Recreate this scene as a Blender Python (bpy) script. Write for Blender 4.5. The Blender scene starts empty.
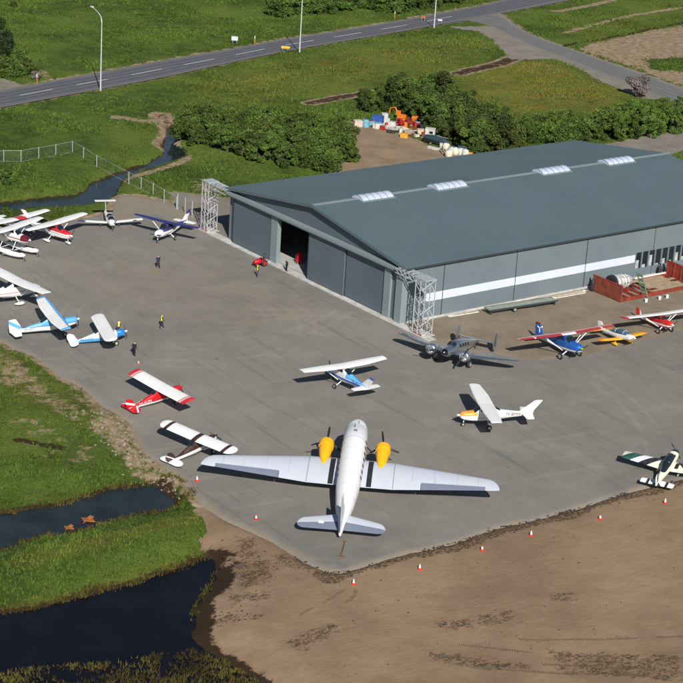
import bpy, math, random
import numpy as np
from mathutils import Vector, Matrix, Euler
random.seed(7); RNG = np.random.default_rng(11)
rad = math.radians
scene = bpy.context.scene
COL = scene.collection

# ------------------------------------------------------------------ camera
PITCH, ROLL, FPX, CAMH = 0.346633, 0.06405, 1984.035, 78.284
_fw = np.array([0, math.cos(PITCH), -math.sin(PITCH)]); _rt = np.array([1., 0, 0]); _up = np.cross(_rt, _fw)
_R = math.cos(ROLL) * _rt + math.sin(ROLL) * _up; _U = math.cos(ROLL) * _up - math.sin(ROLL) * _rt
cam_d = bpy.data.cameras.new('camera'); cam = bpy.data.objects.new('camera', cam_d); COL.objects.link(cam)
m = Matrix.Identity(4)
for i in range(3):
    m[i][0], m[i][1], m[i][2] = _R[i], _U[i], -_fw[i]
m[2][3] = CAMH
cam.matrix_world = m
cam_d.sensor_width = 36; cam_d.sensor_fit = 'HORIZONTAL'
cam_d.angle = 2 * math.atan(341.5 / FPX)
cam_d.clip_start = 1; cam_d.clip_end = 9000
scene.camera = cam

def G(x, y, z=0.0):
    """photo pixel -> the point where that line of sight meets height z"""
    d = _fw + _R * (x - 341.5) / FPX - _U * (y - 341.5) / FPX
    t = (z - CAMH) / d[2]
    return np.array([0, 0, CAMH]) + d * t

# ------------------------------------------------------------------ light
SUN_EL, SUN_AZ = 35.0, -78.0          # where the sun stands (math azimuth)
w = bpy.data.worlds.new('World'); scene.world = w; w.use_nodes = True
nt = w.node_tree; bg = nt.nodes['Background']
sky = nt.nodes.new('ShaderNodeTexSky'); sky.sky_type = 'NISHITA'; sky.sun_disc = False
sky.sun_elevation = rad(SUN_EL); sky.sun_rotation = rad(90 - SUN_AZ); sky.air_density = 1.0; sky.dust_density = 0.4
nt.links.new(sky.outputs[0], bg.inputs[0]); bg.inputs[1].default_value = 0.052
sd = bpy.data.lights.new('sun', 'SUN'); sd.energy = 5.0; sd.angle = rad(0.5); sd.color = (1, 0.955, 0.88)
so = bpy.data.objects.new('sun', sd); COL.objects.link(so)
_ld = Vector((-math.cos(rad(SUN_AZ)) * math.cos(rad(SUN_EL)), -math.sin(rad(SUN_AZ)) * math.cos(rad(SUN_EL)), -math.sin(rad(SUN_EL))))
so.rotation_euler = _ld.to_track_quat('-Z', 'Y').to_euler(); so.location = (20, 100, 150)
vs = scene.view_settings; vs.view_transform = 'Standard'; vs.look = 'None'; vs.exposure = 0.3; vs.gamma = 1.0; vs.use_curve_mapping = False

# ------------------------------------------------------------------ helpers
def S(r, g, b):
    f = lambda c: (c / 255 / 12.92) if c / 255 <= 0.04045 else ((c / 255 + 0.055) / 1.055) ** 2.4
    return (f(r), f(g), f(b))

def tag(o, label=None, cat=None, group=None, kind=None):
    if label: o['label'] = label
    if cat: o['category'] = cat
    if group: o['group'] = group
    if kind: o['kind'] = kind
    return o

def empty(name, loc=(0, 0, 0), rz=0.0):
    o = bpy.data.objects.new(name, None); COL.objects.link(o)
    o.location = loc; o.rotation_euler = (0, 0, rz); o.empty_display_size = 0.3
    return o

def copy_tree(o, parent=None):
    c = o.copy(); COL.objects.link(c); c.parent = parent
    for ch in list(o.children): copy_tree(ch, c)
    return c

class MB:
    def __init__(s): s.v = []; s.f = []; s.mi = []
    def add(s, vs, fs, mi=0):
        b = len(s.v); s.v += [tuple(map(float, p)) for p in vs]
        s.f += [tuple(b + i for i in f) for f in fs]; s.mi += [mi] * len(fs); return s
    def box(s, c, d, rz=0.0, rx=0.0, ry=0.0, taper=1.0, mi=0):
        h = [q / 2 for q in d]; R = Euler((rx, ry, rz)).to_matrix(); vs = []
        for z in (-1, 1):
            k = taper if z > 0 else 1.0
            for x, y in ((-1, -1), (1, -1), (1, 1), (-1, 1)):
                vs.append(R @ Vector((x * h[0] * k, y * h[1] * k, z * h[2])) + Vector(c))
        return s.add(vs, [(3, 2, 1, 0), (4, 5, 6, 7), (0, 1, 5, 4), (1, 2, 6, 5), (2, 3, 7, 6), (3, 0, 4, 7)], mi)
    def loft(s, rings, caps=True, closed=True, mi=0):
        n = len(rings[0]); vs = [p for r in rings for p in r]; fs = []
        for i in range(len(rings) - 1):
            for j in range(n if closed else n - 1):
                k = (j + 1) % n
                fs.append((i * n + j, i * n + k, (i + 1) * n + k, (i + 1) * n + j))
        if caps:
            fs.append(tuple(range(n - 1, -1, -1))); b = (len(rings) - 1) * n; fs.append(tuple(b + i for i in range(n)))
        return s.add(vs, fs, mi)
    def tube(s, pts, r, n=6, mi=0, flat=1.0):
        pts = [Vector(p) for p in pts]; rs = r if hasattr(r, '__len__') else [r] * len(pts); rings = []
        for i, p in enumerate(pts):
            d = (pts[min(i + 1, len(pts) - 1)] - pts[max(i - 1, 0)]).normalized()
            a = d.cross(Vector((0, 0, 1)) if abs(d.z) < 0.95 else Vector((1, 0, 0))).normalized(); b = d.cross(a)
            rings.append([p + a * (math.cos(t) * rs[i] * flat) + b * (math.sin(t) * rs[i]) for t in [2 * math.pi * k / n for k in range(n)]])
        return s.loft(rings, mi=mi)
    def lathe(s, prof, c=(0, 0, 0), axis='y', n=16, mi=0):
        rings = []
        for (r, h) in prof:
            ring = []
            for k in range(n):
                t = 2 * math.pi * k / n; a, b = r * math.cos(t), r * math.sin(t)
                p = {'y': (a, h, b), 'x': (h, a, b), 'z': (a, b, h)}[axis]
                ring.append((p[0] + c[0], p[1] + c[1], p[2] + c[2]))
            rings.append(ring)
        return s.loft(rings, mi=mi)
    def build(s, name, mat, parent=None, smooth=False, angle=40):
        me = bpy.data.meshes.new(name); me.from_pydata(s.v, [], s.f)
        mats = mat if isinstance(mat, (list, tuple)) else [mat]
        for q in mats: me.materials.append(q)
        if len(mats) > 1: me.polygons.foreach_set('material_index', s.mi)
        import bmesh
        bm = bmesh.new(); bm.from_mesh(me); bmesh.ops.recalc_face_normals(bm, faces=bm.faces); bm.to_mesh(me); bm.free()
        if smooth:
            me.polygons.foreach_set('use_smooth', [True] * len(me.polygons))
            try: me.set_sharp_from_angle(angle=rad(angle))
            except Exception: pass
        me.update()
        o = bpy.data.objects.new(name, me); COL.objects.link(o); o.parent = parent
        return o

# ------------------------------------------------------------------ materials
def nmat(name):
    m = bpy.data.materials.new(name); m.use_nodes = True
    return m, m.node_tree, m.node_tree.nodes['Principled BSDF']

def mixc(nt, fac, a, b, mode='MIX'):
    n = nt.nodes.new('ShaderNodeMix'); n.data_type = 'RGBA'; n.blend_type = mode
    for sck, v in ((n.inputs[0], fac), (n.inputs[6], a), (n.inputs[7], b)):
        if isinstance(v, bpy.types.NodeSocket): nt.links.new(v, sck)
        elif isinstance(v, (int, float)): sck.default_value = v
        else: sck.default_value = (*v[:3], 1)
    return n.outputs[2]

def mth(nt, op, a, b=0.0, c=None, clamp=False):
    n = nt.nodes.new('ShaderNodeMath'); n.operation = op; n.use_clamp = clamp
    for i, v in enumerate((a, b) if c is None else (a, b, c)):
        if isinstance(v, bpy.types.NodeSocket): nt.links.new(v, n.inputs[i])
        else: n.inputs[i].default_value = v
    return n.outputs[0]

def noise(nt, scale, detail=4, rough=0.55, vec=None, stretch=None, rot=0.0):
    n = nt.nodes.new('ShaderNodeTexNoise'); n.inputs['Scale'].default_value = scale
    n.inputs['Detail'].default_value = detail; n.inputs['Roughness'].default_value = rough
    if vec is None:
        t = nt.nodes.new('ShaderNodeTexCoord'); vec = t.outputs['Object']
    if stretch:
        mp = nt.nodes.new('ShaderNodeMapping'); mp.vector_type = 'TEXTURE'; mp.inputs['Scale'].default_value = tuple(1 / q for q in stretch); mp.inputs['Rotation'].default_value = (0, 0, rot)
        nt.links.new(vec, mp.inputs[0]); vec = mp.outputs[0]
    nt.links.new(vec, n.inputs['Vector'])
    return n.outputs['Fac']

def ramp(nt, fac, lo, hi):
    n = nt.nodes.new('ShaderNodeMapRange'); n.interpolation_type = 'SMOOTHSTEP'
    nt.links.new(fac, n.inputs[0]); n.inputs[1].default_value = lo; n.inputs[2].default_value = hi
    return n.outputs[0]

def bump(nt, bs, h, strength=0.3, dist=0.05):
    n = nt.nodes.new('ShaderNodeBump'); n.inputs['Strength'].default_value = strength; n.inputs['Distance'].default_value = dist
    nt.links.new(h, n.inputs['Height']); nt.links.new(n.outputs[0], bs.inputs['Normal'])

_cache = {}
def plain(name, col, rough=0.6, metal=0.0, var=0.15, scale=3.0, coat=0.0):
    if name in _cache: return _cache[name]
    m, nt, bs = nmat(name)
    nz = noise(nt, scale, 5, 0.6)
    dk = tuple(c * (1 - var) for c in col); lt = tuple(min(1, c * (1 + var)) for c in col)
    nt.links.new(mixc(nt, ramp(nt, nz, 0.3, 0.7), dk, lt), bs.inputs['Base Color'])
    bs.inputs['Roughness'].default_value = rough; bs.inputs['Metallic'].default_value = metal
    if coat: bs.inputs['Coat Weight'].default_value = coat
    _cache[name] = m
    return m

def paint(name, base, rules=(), rough=0.38, metal=0.0):
    """aircraft paint: rules = (colour, [(ax, ay, az, lo, hi), ...]) with a.(x,|y|,z) inside lo..hi (aircraft coordinates)"""
    m, nt, bs = nmat(name)
    tc = nt.nodes.new('ShaderNodeTexCoord'); sp = nt.nodes.new('ShaderNodeSeparateXYZ'); nt.links.new(tc.outputs['Object'], sp.inputs[0])
    X, Y, Z = sp.outputs[0], mth(nt, 'ABSOLUTE', sp.outputs[1]), sp.outputs[2]
    col = base
    for c, conds in rules:
        mask = None
        for ax, ay, az, lo, hi in conds:
            v = mth(nt, 'MULTIPLY', X, ax); v = mth(nt, 'MULTIPLY_ADD', Y, ay, v); v = mth(nt, 'MULTIPLY_ADD', Z, az, v)
            k = mth(nt, 'MULTIPLY', mth(nt, 'GREATER_THAN', v, lo), mth(nt, 'LESS_THAN', v, hi))
            mask = k if mask is None else mth(nt, 'MULTIPLY', mask, k)
        col = mixc(nt, mask, col, c)
    nz = ramp(nt, noise(nt, 1.3, 6, 0.65), 0.35, 0.75)
    col = mixc(nt, mth(nt, 'MULTIPLY', nz, 0.12), col, tuple(c * 0.55 for c in (base if not isinstance(base, bpy.types.NodeSocket) else (.5, .5, .5))))
    nt.links.new(col, bs.inputs['Base Color'])
    bs.inputs['Roughness'].default_value = rough; bs.inputs['Metallic'].default_value = metal
    return m

WHITE = (0.74, 0.74, 0.735)
M_white = plain('white paint', WHITE, 0.4, var=0.04)
M_black = plain('black matt', (0.015, 0.015, 0.017), 0.6)
M_rubber = plain('tyre rubber', (0.02, 0.02, 0.02), 0.85)
M_metal = plain('bare steel', (0.45, 0.46, 0.47), 0.4, 0.9, 0.12)
M_galv = plain('galvanised steel', (0.46, 0.48, 0.51), 0.5, 0.35, 0.12)
M_glass = plain('dark cabin glazing', (0.012, 0.018, 0.026), 0.08, 0, 0.3)
M_conc = plain('pale concrete', (0.42, 0.41, 0.39), 0.9, 0, 0.2, 0.8)
M_hub = plain('wheel hub', (0.5, 0.5, 0.5), 0.5, 0.5)

# ------------------------------------------------------------------ numpy noise and polygons
def vnoise(x, y, seed=0):
    xi = np.floor(x).astype(np.int64); yi = np.floor(y).astype(np.int64); xf = x - xi; yf = y - yi
    def h(a, b):
        n = (a * 374761393 + b * 668265263 + seed * 1442695041) & 0x7fffffff
        n = ((n ^ (n >> 13)) * 1274126177) & 0x7fffffff
        return ((n ^ (n >> 16)) & 0xffff) / 65535.0
    sx = xf * xf * (3 - 2 * xf); sy = yf * yf * (3 - 2 * yf)
    a = h(xi, yi) * (1 - sx) + h(xi + 1, yi) * sx; b = h(xi, yi + 1) * (1 - sx) + h(xi + 1, yi + 1) * sx
    return a * (1 - sy) + b * sy
def fbm(x, y, s, o=4, seed=0):
    t = 0; a = 1.0; tot = 0
    for i in range(o):
        t = t + a * (vnoise(x / s, y / s, seed + i * 17) - 0.5); tot += a; a *= 0.55; s *= 0.5
    return t / tot * 2
def gpoly(px, z=0.0): return np.array([G(a, b, z)[:2] for a, b in px])
def sdf(P, x, y):
    """signed distance to a polygon, negative inside"""
    d = np.full(x.shape, 1e9); ins = np.zeros(x.shape, bool); n = len(P)
    for i in range(n):
        ax, ay = P[i]; bx, by = P[(i + 1) % n]; ex, ey = bx - ax, by - ay; L = ex * ex + ey * ey + 1e-12
        t = np.clip(((x - ax) * ex + (y - ay) * ey) / L, 0, 1)
        d = np.minimum(d, (x - ax - t * ex) ** 2 + (y - ay - t * ey) ** 2)
        c = (ay > y) != (by > y)
        ins ^= c & (x < ex * (y - ay) / (ey if abs(ey) > 1e-9 else 1e-9) + ax)
    d = np.sqrt(d); return np.where(ins, -d, d)
def sstep(a, b, v):
    t = np.clip((v - a) / (b - a), 0, 1); return t * t * (3 - 2 * t)

ZW, ZS = -0.9, -0.75     # water levels: ponds, stream
APRON = [(-90, 232), (-30, 230), (0, 229), (20, 226), (45, 223), (65, 221), (84, 218), (100, 214), (111, 210), (114, 199), (122, 195), (135, 195), (150, 198), (166, 201), (180, 205), (196, 212), (212, 216), (229, 237),
         (405, 322), (690, 268), (790, 262), (790, 452), (683, 478), (650, 486), (620, 494), (580, 507), (544, 517), (497, 528), (453, 543), (409, 552), (380, 560), (356, 568),
         (340, 572), (326, 571), (303, 560), (274, 541), (244, 527), (218, 515), (197, 500), (191, 489), (176, 476), (158, 462), (143, 453), (135, 438), (131, 424), (117, 414), (97, 402), (82, 387), (61, 378), (47, 366), (31, 355), (12, 348), (0, 340), (-40, 318), (-120, 290)]
SAND = [(197, 500), (218, 515), (244, 527), (274, 541), (303, 560), (326, 571), (340, 572), (356, 568), (380, 560), (409, 552), (453, 543), (497, 528), (544, 517), (580, 507), (620, 494), (650, 486), (683, 478), (820, 440),
        (820, 760), (330, 760), (300, 700), (282, 690), (268, 680), (247, 662), (218, 649), (194, 632), (198, 615), (206, 596), (218, 580), (222, 566), (212, 546), (206, 527), (204, 512)]
GRAVEL = [(403, 324), (418, 334), (434, 341), (470, 350), (505, 357), (540, 361), (584, 356), (640, 343), (683, 331), (800, 310), (800, 255), (683, 271), (590, 288), (433, 318)]
POND1 = [(-60, 535), (-10, 516), (0, 514), (29, 509), (59, 505), (88, 496), (117, 490), (143, 484.5), (164, 484), (187, 490), (195, 497), (192, 505), (176, 509), (146, 517), (117, 522.5), (94, 528), (64, 536), (35, 541.6), (0, 552), (-60, 575)]
POND2 = [(-60, 632), (0, 615), (23, 610), (50, 603), (79, 597), (108, 588), (138, 581), (164, 574), (186, 566), (205, 557), (216, 558), (221, 570), (214, 582), (203, 597), (196, 615), (191, 632), (204, 650), (224, 660), (246, 672), (262, 690), (270, 720), (100, 720), (-60, 720)]
STREAM = [(163, 147), (161, 157), (150, 163), (130, 169), (110, 176), (94, 183), (86, 192), (78, 196), (50, 197), (20, 201), (-20, 206), (-60, 211), (-60, 222), (-20, 217), (20, 212), (50, 210), (81, 207), (103, 204), (114, 201), (117, 189), (127, 177), (148, 171), (169, 164), (186, 156), (184, 149), (174, 145), (180, 138), (176, 128), (168, 127), (166, 136)]
ROADT = [(-60, 102), (0, 90.5), (42, 82.5), (85, 75), (130, 66.5), (170, 59), (225, 50), (280, 39.5), (340, 30.5), (400, 20.5), (440, 13), (480, 5.5), (510, -1.5), (560, -13), (640, -30)]
ROADB = [(-60, 118), (0, 108), (42, 100), (85, 92), (130, 84), (170, 76), (225, 64), (280, 52.5), (340, 42), (400, 32), (440, 24.5), (480, 17), (520, 10), (570, 0), (650, -16)]
SIDET = [(500, 13), (507, 18), (515, 25), (530, 34), (556, 44), (583, 53), (621, 66), (659, 79), (683, 88), (760, 118)]
SIDEB = [(440, 25), (470, 20.5), (488, 25), (510, 37), (536, 48), (571, 61.5), (606, 76), (640, 90), (683, 108), (750, 138)]
SHOULDER = [(452, 27), (480, 31), (497, 40), (512, 59), (535, 59), (556, 58), (580, 68), (605, 82), (640, 97), (660, 99), (606, 75), (536, 48), (490, 27)]
YARD = [(348, 122), (365, 126), (390, 131), (415, 141), (440, 153), (500, 160), (500, 190), (330, 190), (338, 163), (350, 150)]
TRACKR = [(560, 160), (611, 144), (637, 139), (683, 132), (760, 121), (760, 140), (683, 149), (665, 155), (672, 175), (700, 260), (640, 260)]
TRACKL = [(172, 192), (200, 196), (229, 199), (245, 192), (300, 180), (300, 200), (235, 240), (214, 232), (200, 214), (182, 206)]
LEFTLANE = [(-40, 86), (0, 79), (12, 82), (22, 87), (22, 92), (0, 96), (-40, 102)]
DIRTR = [(577, 50), (590, 44), (618, 38), (650, 31), (683, 25), (760, 8), (760, 118), (683, 87), (640, 70)]

XS = np.concatenate([[-4000, -2500, -1500, -900, -500, -300, -200, -140, -110], np.arange(-92, 104, 0.62), [112, 135, 180, 260, 400, 700, 1300, 2500, 4000]])
YS = np.concatenate([[-600, -200, 0, 60, 95, 112], np.arange(122, 205, 0.55), np.arange(205, 310, 0.75), np.arange(310, 480, 1.15), [486, 500, 530, 590, 700, 900, 1300, 2200, 4000, 7000]])
GX, GY = np.meshgrid(XS, YS)
P_ap, P_sand, P_p1, P_p2, P_st = gpoly(APRON), gpoly(SAND), gpoly(POND1, ZW), gpoly(POND2, ZW), gpoly(STREAM, ZS)
P_road = np.vstack([gpoly(ROADT), gpoly(ROADB)[::-1]]); P_side = np.vstack([gpoly(SIDET), gpoly(SIDEB)[::-1]])
P_gr, P_sh, P_yard, P_tr, P_tl, P_ll, P_dr = map(gpoly, (GRAVEL, SHOULDER, YARD, TRACKR, TRACKL, LEFTLANE, DIRTR))

def water_sd(x, y):
    return np.minimum(sdf(P_p1, x, y), sdf(P_p2, x, y)), sdf(P_st, x, y)
def bank_z(x, y):
    wp, ws = water_sd(x, y)
    wp = wp + fbm(x, y, 3.0, 3, 5) * 0.7; ws = ws + fbm(x, y, 3.0, 3, 6) * 0.5
    zp = np.where(wp > 0, ZW + 0.22 * wp, ZW + 0.45 * wp); zs = np.where(ws > 0, ZS + 0.55 * ws, ZS + 0.6 * ws)
    z = np.minimum(zp, zs)
    z = np.maximum(z, -0.75 * np.maximum(sdf(P_ap, x, y) - 0.5, 0))
    return np.clip(z, -2.0, 0.0), wp, ws
P_hang = np.array([(-15.5, 254.0), (7.3, 224.6), (56.2, 262.8), (33.3, 292.2)])
SHEETS = [P_hang, P_ap, P_road, P_side, P_sh, P_yard, P_tr, P_tl, P_ll]
def sheet_sd(x, y):
    d = np.full(x.shape, 1e9)
    for P in SHEETS: d = np.minimum(d, sdf(P, x, y))
    return d
bz, wp, ws = bank_z(GX, GY)
sh = sheet_sd(GX, GY); sds = sdf(P_sand, GX, GY); shr = np.minimum(sdf(P_road, GX, GY), sdf(P_side, GX, GY))
near = ((GX > -92) & (GX < 104) & (GY > 121) & (GY < 481)).astype(float)
rough = fbm(GX, GY, 7, 4, 1) * 0.28 + fbm(GX, GY, 1.4, 2, 3) * 0.10
GZ = 0.06 + (rough * 0.9 + 0.12) * sstep(0.4, 3.5, sh) + fbm(GX, GY, 1.6, 2, 9) * 0.05
GZ = np.minimum(GZ, bz + 0.08 + rough * 0.8 * sstep(-0.5, 2.0, np.minimum(wp, ws)))
GZ = np.where(sh < 0.9, np.minimum(GZ, -0.25 + 0.31 * sstep(-0.6, 0.5, sh) + fbm(GX, GY, 2.2, 3, 12) * 0.06), GZ)
GZ = np.where(sds < 0.8, np.minimum(GZ, bz - 0.02 - 0.5 * sstep(0.5, -0.8, sds)), GZ)
GZ = GZ * near
# painted soil masks (R bare soil, G dry grass, B wet mud / dark ditch)
def blob(px, soft=2.5): return sstep(soft, -soft, sdf(gpoly(px), GX, GY))
def line(px, wd):
    pts = gpoly(px); d = np.full(GX.shape, 1e9)
    for a, b in zip(pts[:-1], pts[1:]):
        e = b - a; t = np.clip(((GX - a[0]) * e[0] + (GY - a[1]) * e[1]) / (e @ e), 0, 1)
        d = np.minimum(d, np.hypot(GX - a[0] - t * e[0], GY - a[1] - t * e[1]))
    return sstep(wd, wd * 0.35, d)
soil = np.maximum.reduce([
    sstep(1.6, -0.2, sdf(P_ap, GX, GY)), 0.55 * sstep(2.2, 0.4, shr), sstep(1.5, -0.5, np.minimum.reduce([sdf(P, GX, GY) for P in (P_yard, P_tr, P_tl, P_ll, P_sh)])),
    0.95 * blob(DIRTR, 2.0), 0.72 * blob([(60, 385), (97, 402), (131, 424), (143, 455), (176, 478), (190, 492), (160, 486), (128, 470), (100, 440), (85, 430), (96, 415), (70, 398)], 1.5),
    0.62 * blob([(-20, 340), (0, 346), (30, 362), (60, 388), (96, 412), (104, 432), (70, 424), (30, 402), (0, 388), (-20, 380)], 3.5), 0.44 * blob([(0, 400), (60, 420), (110, 445), (120, 470), (60, 470), (0, 440)], 3), line([(160, 115), (168, 122), (172, 132), (165, 144)], 3.2), line([(118, 118), (150, 122), (166, 120)], 2.0),
    0.75 * line([(188, 156), (182, 163), (150, 172), (128, 178)], 1.2), line([(310, 104), (350, 96), (372, 92)], 2.6), line([(458, 74), (500, 64), (520, 56)], 3.2), 0.8 * line([(160, 160), (130, 167), (96, 180), (88, 192)], 1.6),
    0.6 * blob([(36, 70), (52, 73), (50, 80), (38, 80)], 1.5), 0.8 * line([(555, 12), (590, 6), (640, -6)], 1.6), 0.75 * line([(566, 33), (590, 26), (625, 17), (683, 8)], 1.5),
    0.6 * blob([(186, 180), (228, 183), (229, 197), (190, 193)], 2), 0.5 * blob([(440, 108), (462, 104), (470, 120), (445, 124)], 2)])
soil = np.clip(soil - 0.75 * blob([(645, 60), (690, 57), (690, 73), (650, 70)], 2), 0, 1)
dry = np.maximum.reduce([0.9 * blob([(462, 78), (520, 60), (556, 62), (600, 82), (628, 97), (620, 112), (560, 112), (500, 118), (470, 100)], 5), 0.55 * blob([(190, 85), (280, 62), (420, 40), (500, 42), (470, 66), (340, 90), (220, 105)], 9),
    0.6 * line([(0, 612), (60, 598), (130, 580), (195, 560)], 2.6), 0.5 * line([(20, 560), (100, 540), (195, 516)], 2.2), 0.45 * blob([(0, 350), (60, 385), (110, 430), (60, 420), (0, 400)], 4), 0.5 * blob([(0, 665), (200, 655), (270, 690), (0, 700)], 3), 0.35 * blob([(560, 30), (683, 0), (683, 20), (580, 42)], 6)])
mud = np.maximum.reduce([sstep(0.55, 0.0, wp) * np.where(sdf(gpoly([(160, 470), (200, 480), (202, 508), (185, 500), (175, 488)]), GX, GY) < 0, .35, 1.0), 0.75 * sstep(0.5, 0.0, ws), 0.8 * line([(560, 47), (620, 36), (683, 23), (740, 10)], 1.1), 0.8 * blob([(186, 556), (224, 556), (226, 600), (198, 640), (186, 640)], 1.0),
    0.62 * line([(310, 104), (350, 96), (372, 92)], 2.2), 0.62 * line([(458, 74), (500, 64), (520, 56)], 2.6), 0.5 * line([(160, 115), (168, 122), (172, 132), (165, 144)], 2.0),
    0.7 * line([(20, 440), (60, 448)], 1.2), 0.8 * line([(0, 506), (40, 500)], 1.2)])

def grid_mesh(name, X, Y, Z, keep, mat, attr=None):
    ny, nx = X.shape
    idx = np.arange(nx * ny).reshape(ny, nx)
    q = np.stack([idx[:-1, :-1], idx[:-1, 1:], idx[1:, 1:], idx[1:, :-1]], -1)[keep] if keep is not None else np.stack([idx[:-1, :-1], idx[:-1, 1:], idx[1:, 1:], idx[1:, :-1]], -1).reshape(-1, 4)
    used = np.unique(q); rm = np.full(nx * ny, -1); rm[used] = np.arange(len(used)); q = rm[q]
    co = np.stack([X.ravel()[used], Y.ravel()[used], Z.ravel()[used]], -1)
    me = bpy.data.meshes.new(name); me.vertices.add(len(co)); me.vertices.foreach_set('co', co.ravel())
    me.loops.add(q.size); me.loops.foreach_set('vertex_index', q.ravel())
    me.polygons.add(len(q)); me.polygons.foreach_set('loop_start', np.arange(0, q.size, 4)); me.polygons.foreach_set('loop_total', np.full(len(q), 4))
    me.polygons.foreach_set('use_smooth', np.ones(len(q), bool))
    if attr is not None:
        a = me.color_attributes.new('mask', 'FLOAT_COLOR', 'POINT')
        c = np.concatenate([np.stack([k.ravel()[used] for k in attr], -1), np.ones((len(used), 1))], 1); a.data.foreach_set('color', c.ravel())
    me.materials.append(mat); me.update(); me.validate()
    o = bpy.data.objects.new(name, me); COL.objects.link(o); return o

def attr_rgb(nt, name='mask'):
    a = nt.nodes.new('ShaderNodeAttribute'); a.attribute_name = name
    s = nt.nodes.new('ShaderNodeSeparateColor'); nt.links.new(a.outputs['Color'], s.inputs[0]); return s.outputs

def ground_mat():
    m, nt, bs = nmat('grassland')
    R, Gm, B = attr_rgb(nt)[:3]
    big = noise(nt, 0.045, 5, 0.6); mid = noise(nt, 0.28, 5, 0.65); fine = noise(nt, 2.6, 4, 0.7)
    c = mixc(nt, ramp(nt, mid, 0.32, 0.68), S(49, 65, 23), S(77, 99, 37))
    c = mixc(nt, ramp(nt, big, 0.4, 0.66), c, S(93, 108, 43))
    c = mixc(nt, mth(nt, 'MULTIPLY', ramp(nt, fine, 0.45, 0.75), 0.4), c, S(34, 52, 18))
    dn = mth(nt, 'MULTIPLY', Gm, ramp(nt, noise(nt, 0.35, 5, 0.7), 0.25, 0.62))
    c = mixc(nt, dn, c, mixc(nt, ramp(nt, mid, 0.3, 0.7), S(122, 108, 46), S(104, 108, 44)))
    sn = ramp(nt, mth(nt, 'ADD', R, mth(nt, 'MULTIPLY', mth(nt, 'SUBTRACT', noise(nt, 0.55, 6, 0.72), 0.5), 1.5)), 0.42, 0.62)
    sc = mixc(nt, ramp(nt, noise(nt, 0.8, 6, 0.7), 0.3, 0.7), S(112, 92, 68), S(152, 136, 114))
    c = mixc(nt, sn, c, sc)
    bn = ramp(nt, mth(nt, 'ADD', B, mth(nt, 'MULTIPLY', mth(nt, 'SUBTRACT', noise(nt, 0.9, 5, 0.7), 0.5), 0.9)), 0.4, 0.62)
    c = mixc(nt, bn, c, S(58, 42, 28))
    nt.links.new(c, bs.inputs['Base Color']); bs.inputs['Roughness'].default_value = 0.95; bs.inputs['Specular IOR Level'].default_value = 0.15
    bump(nt, bs, noise(nt, 1.8, 6, 0.75), 0.9, 0.35)
    bn_ = [n for n in nt.nodes if n.type == 'BUMP'][0]; nt.links.new(mth(nt, 'MULTIPLY_ADD', sn, -0.68, 0.9), bn_.inputs['Strength'])
    return m
ground = grid_mesh('ground', GX, GY, GZ, None, ground_mat(), (soil, dry, mud)); tag(ground, kind='structure')

def region(name, P, res, zf, mat, grow=1.5, attrf=None):
    x0, y0 = P.min(0) - grow - res; x1, y1 = P.max(0) + grow + res
    X, Y = np.meshgrid(np.arange(x0, x1, res), np.arange(y0, y1, res))
    d = sdf(P, X, Y); Z = zf(X, Y, d)
    dc = (d[:-1, :-1] + d[1:, 1:]) / 2
    o = grid_mesh(name, X, Y, Z, dc < grow, mat, attrf(X, Y, d) if attrf else None)
    return tag(o, kind='structure')

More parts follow.
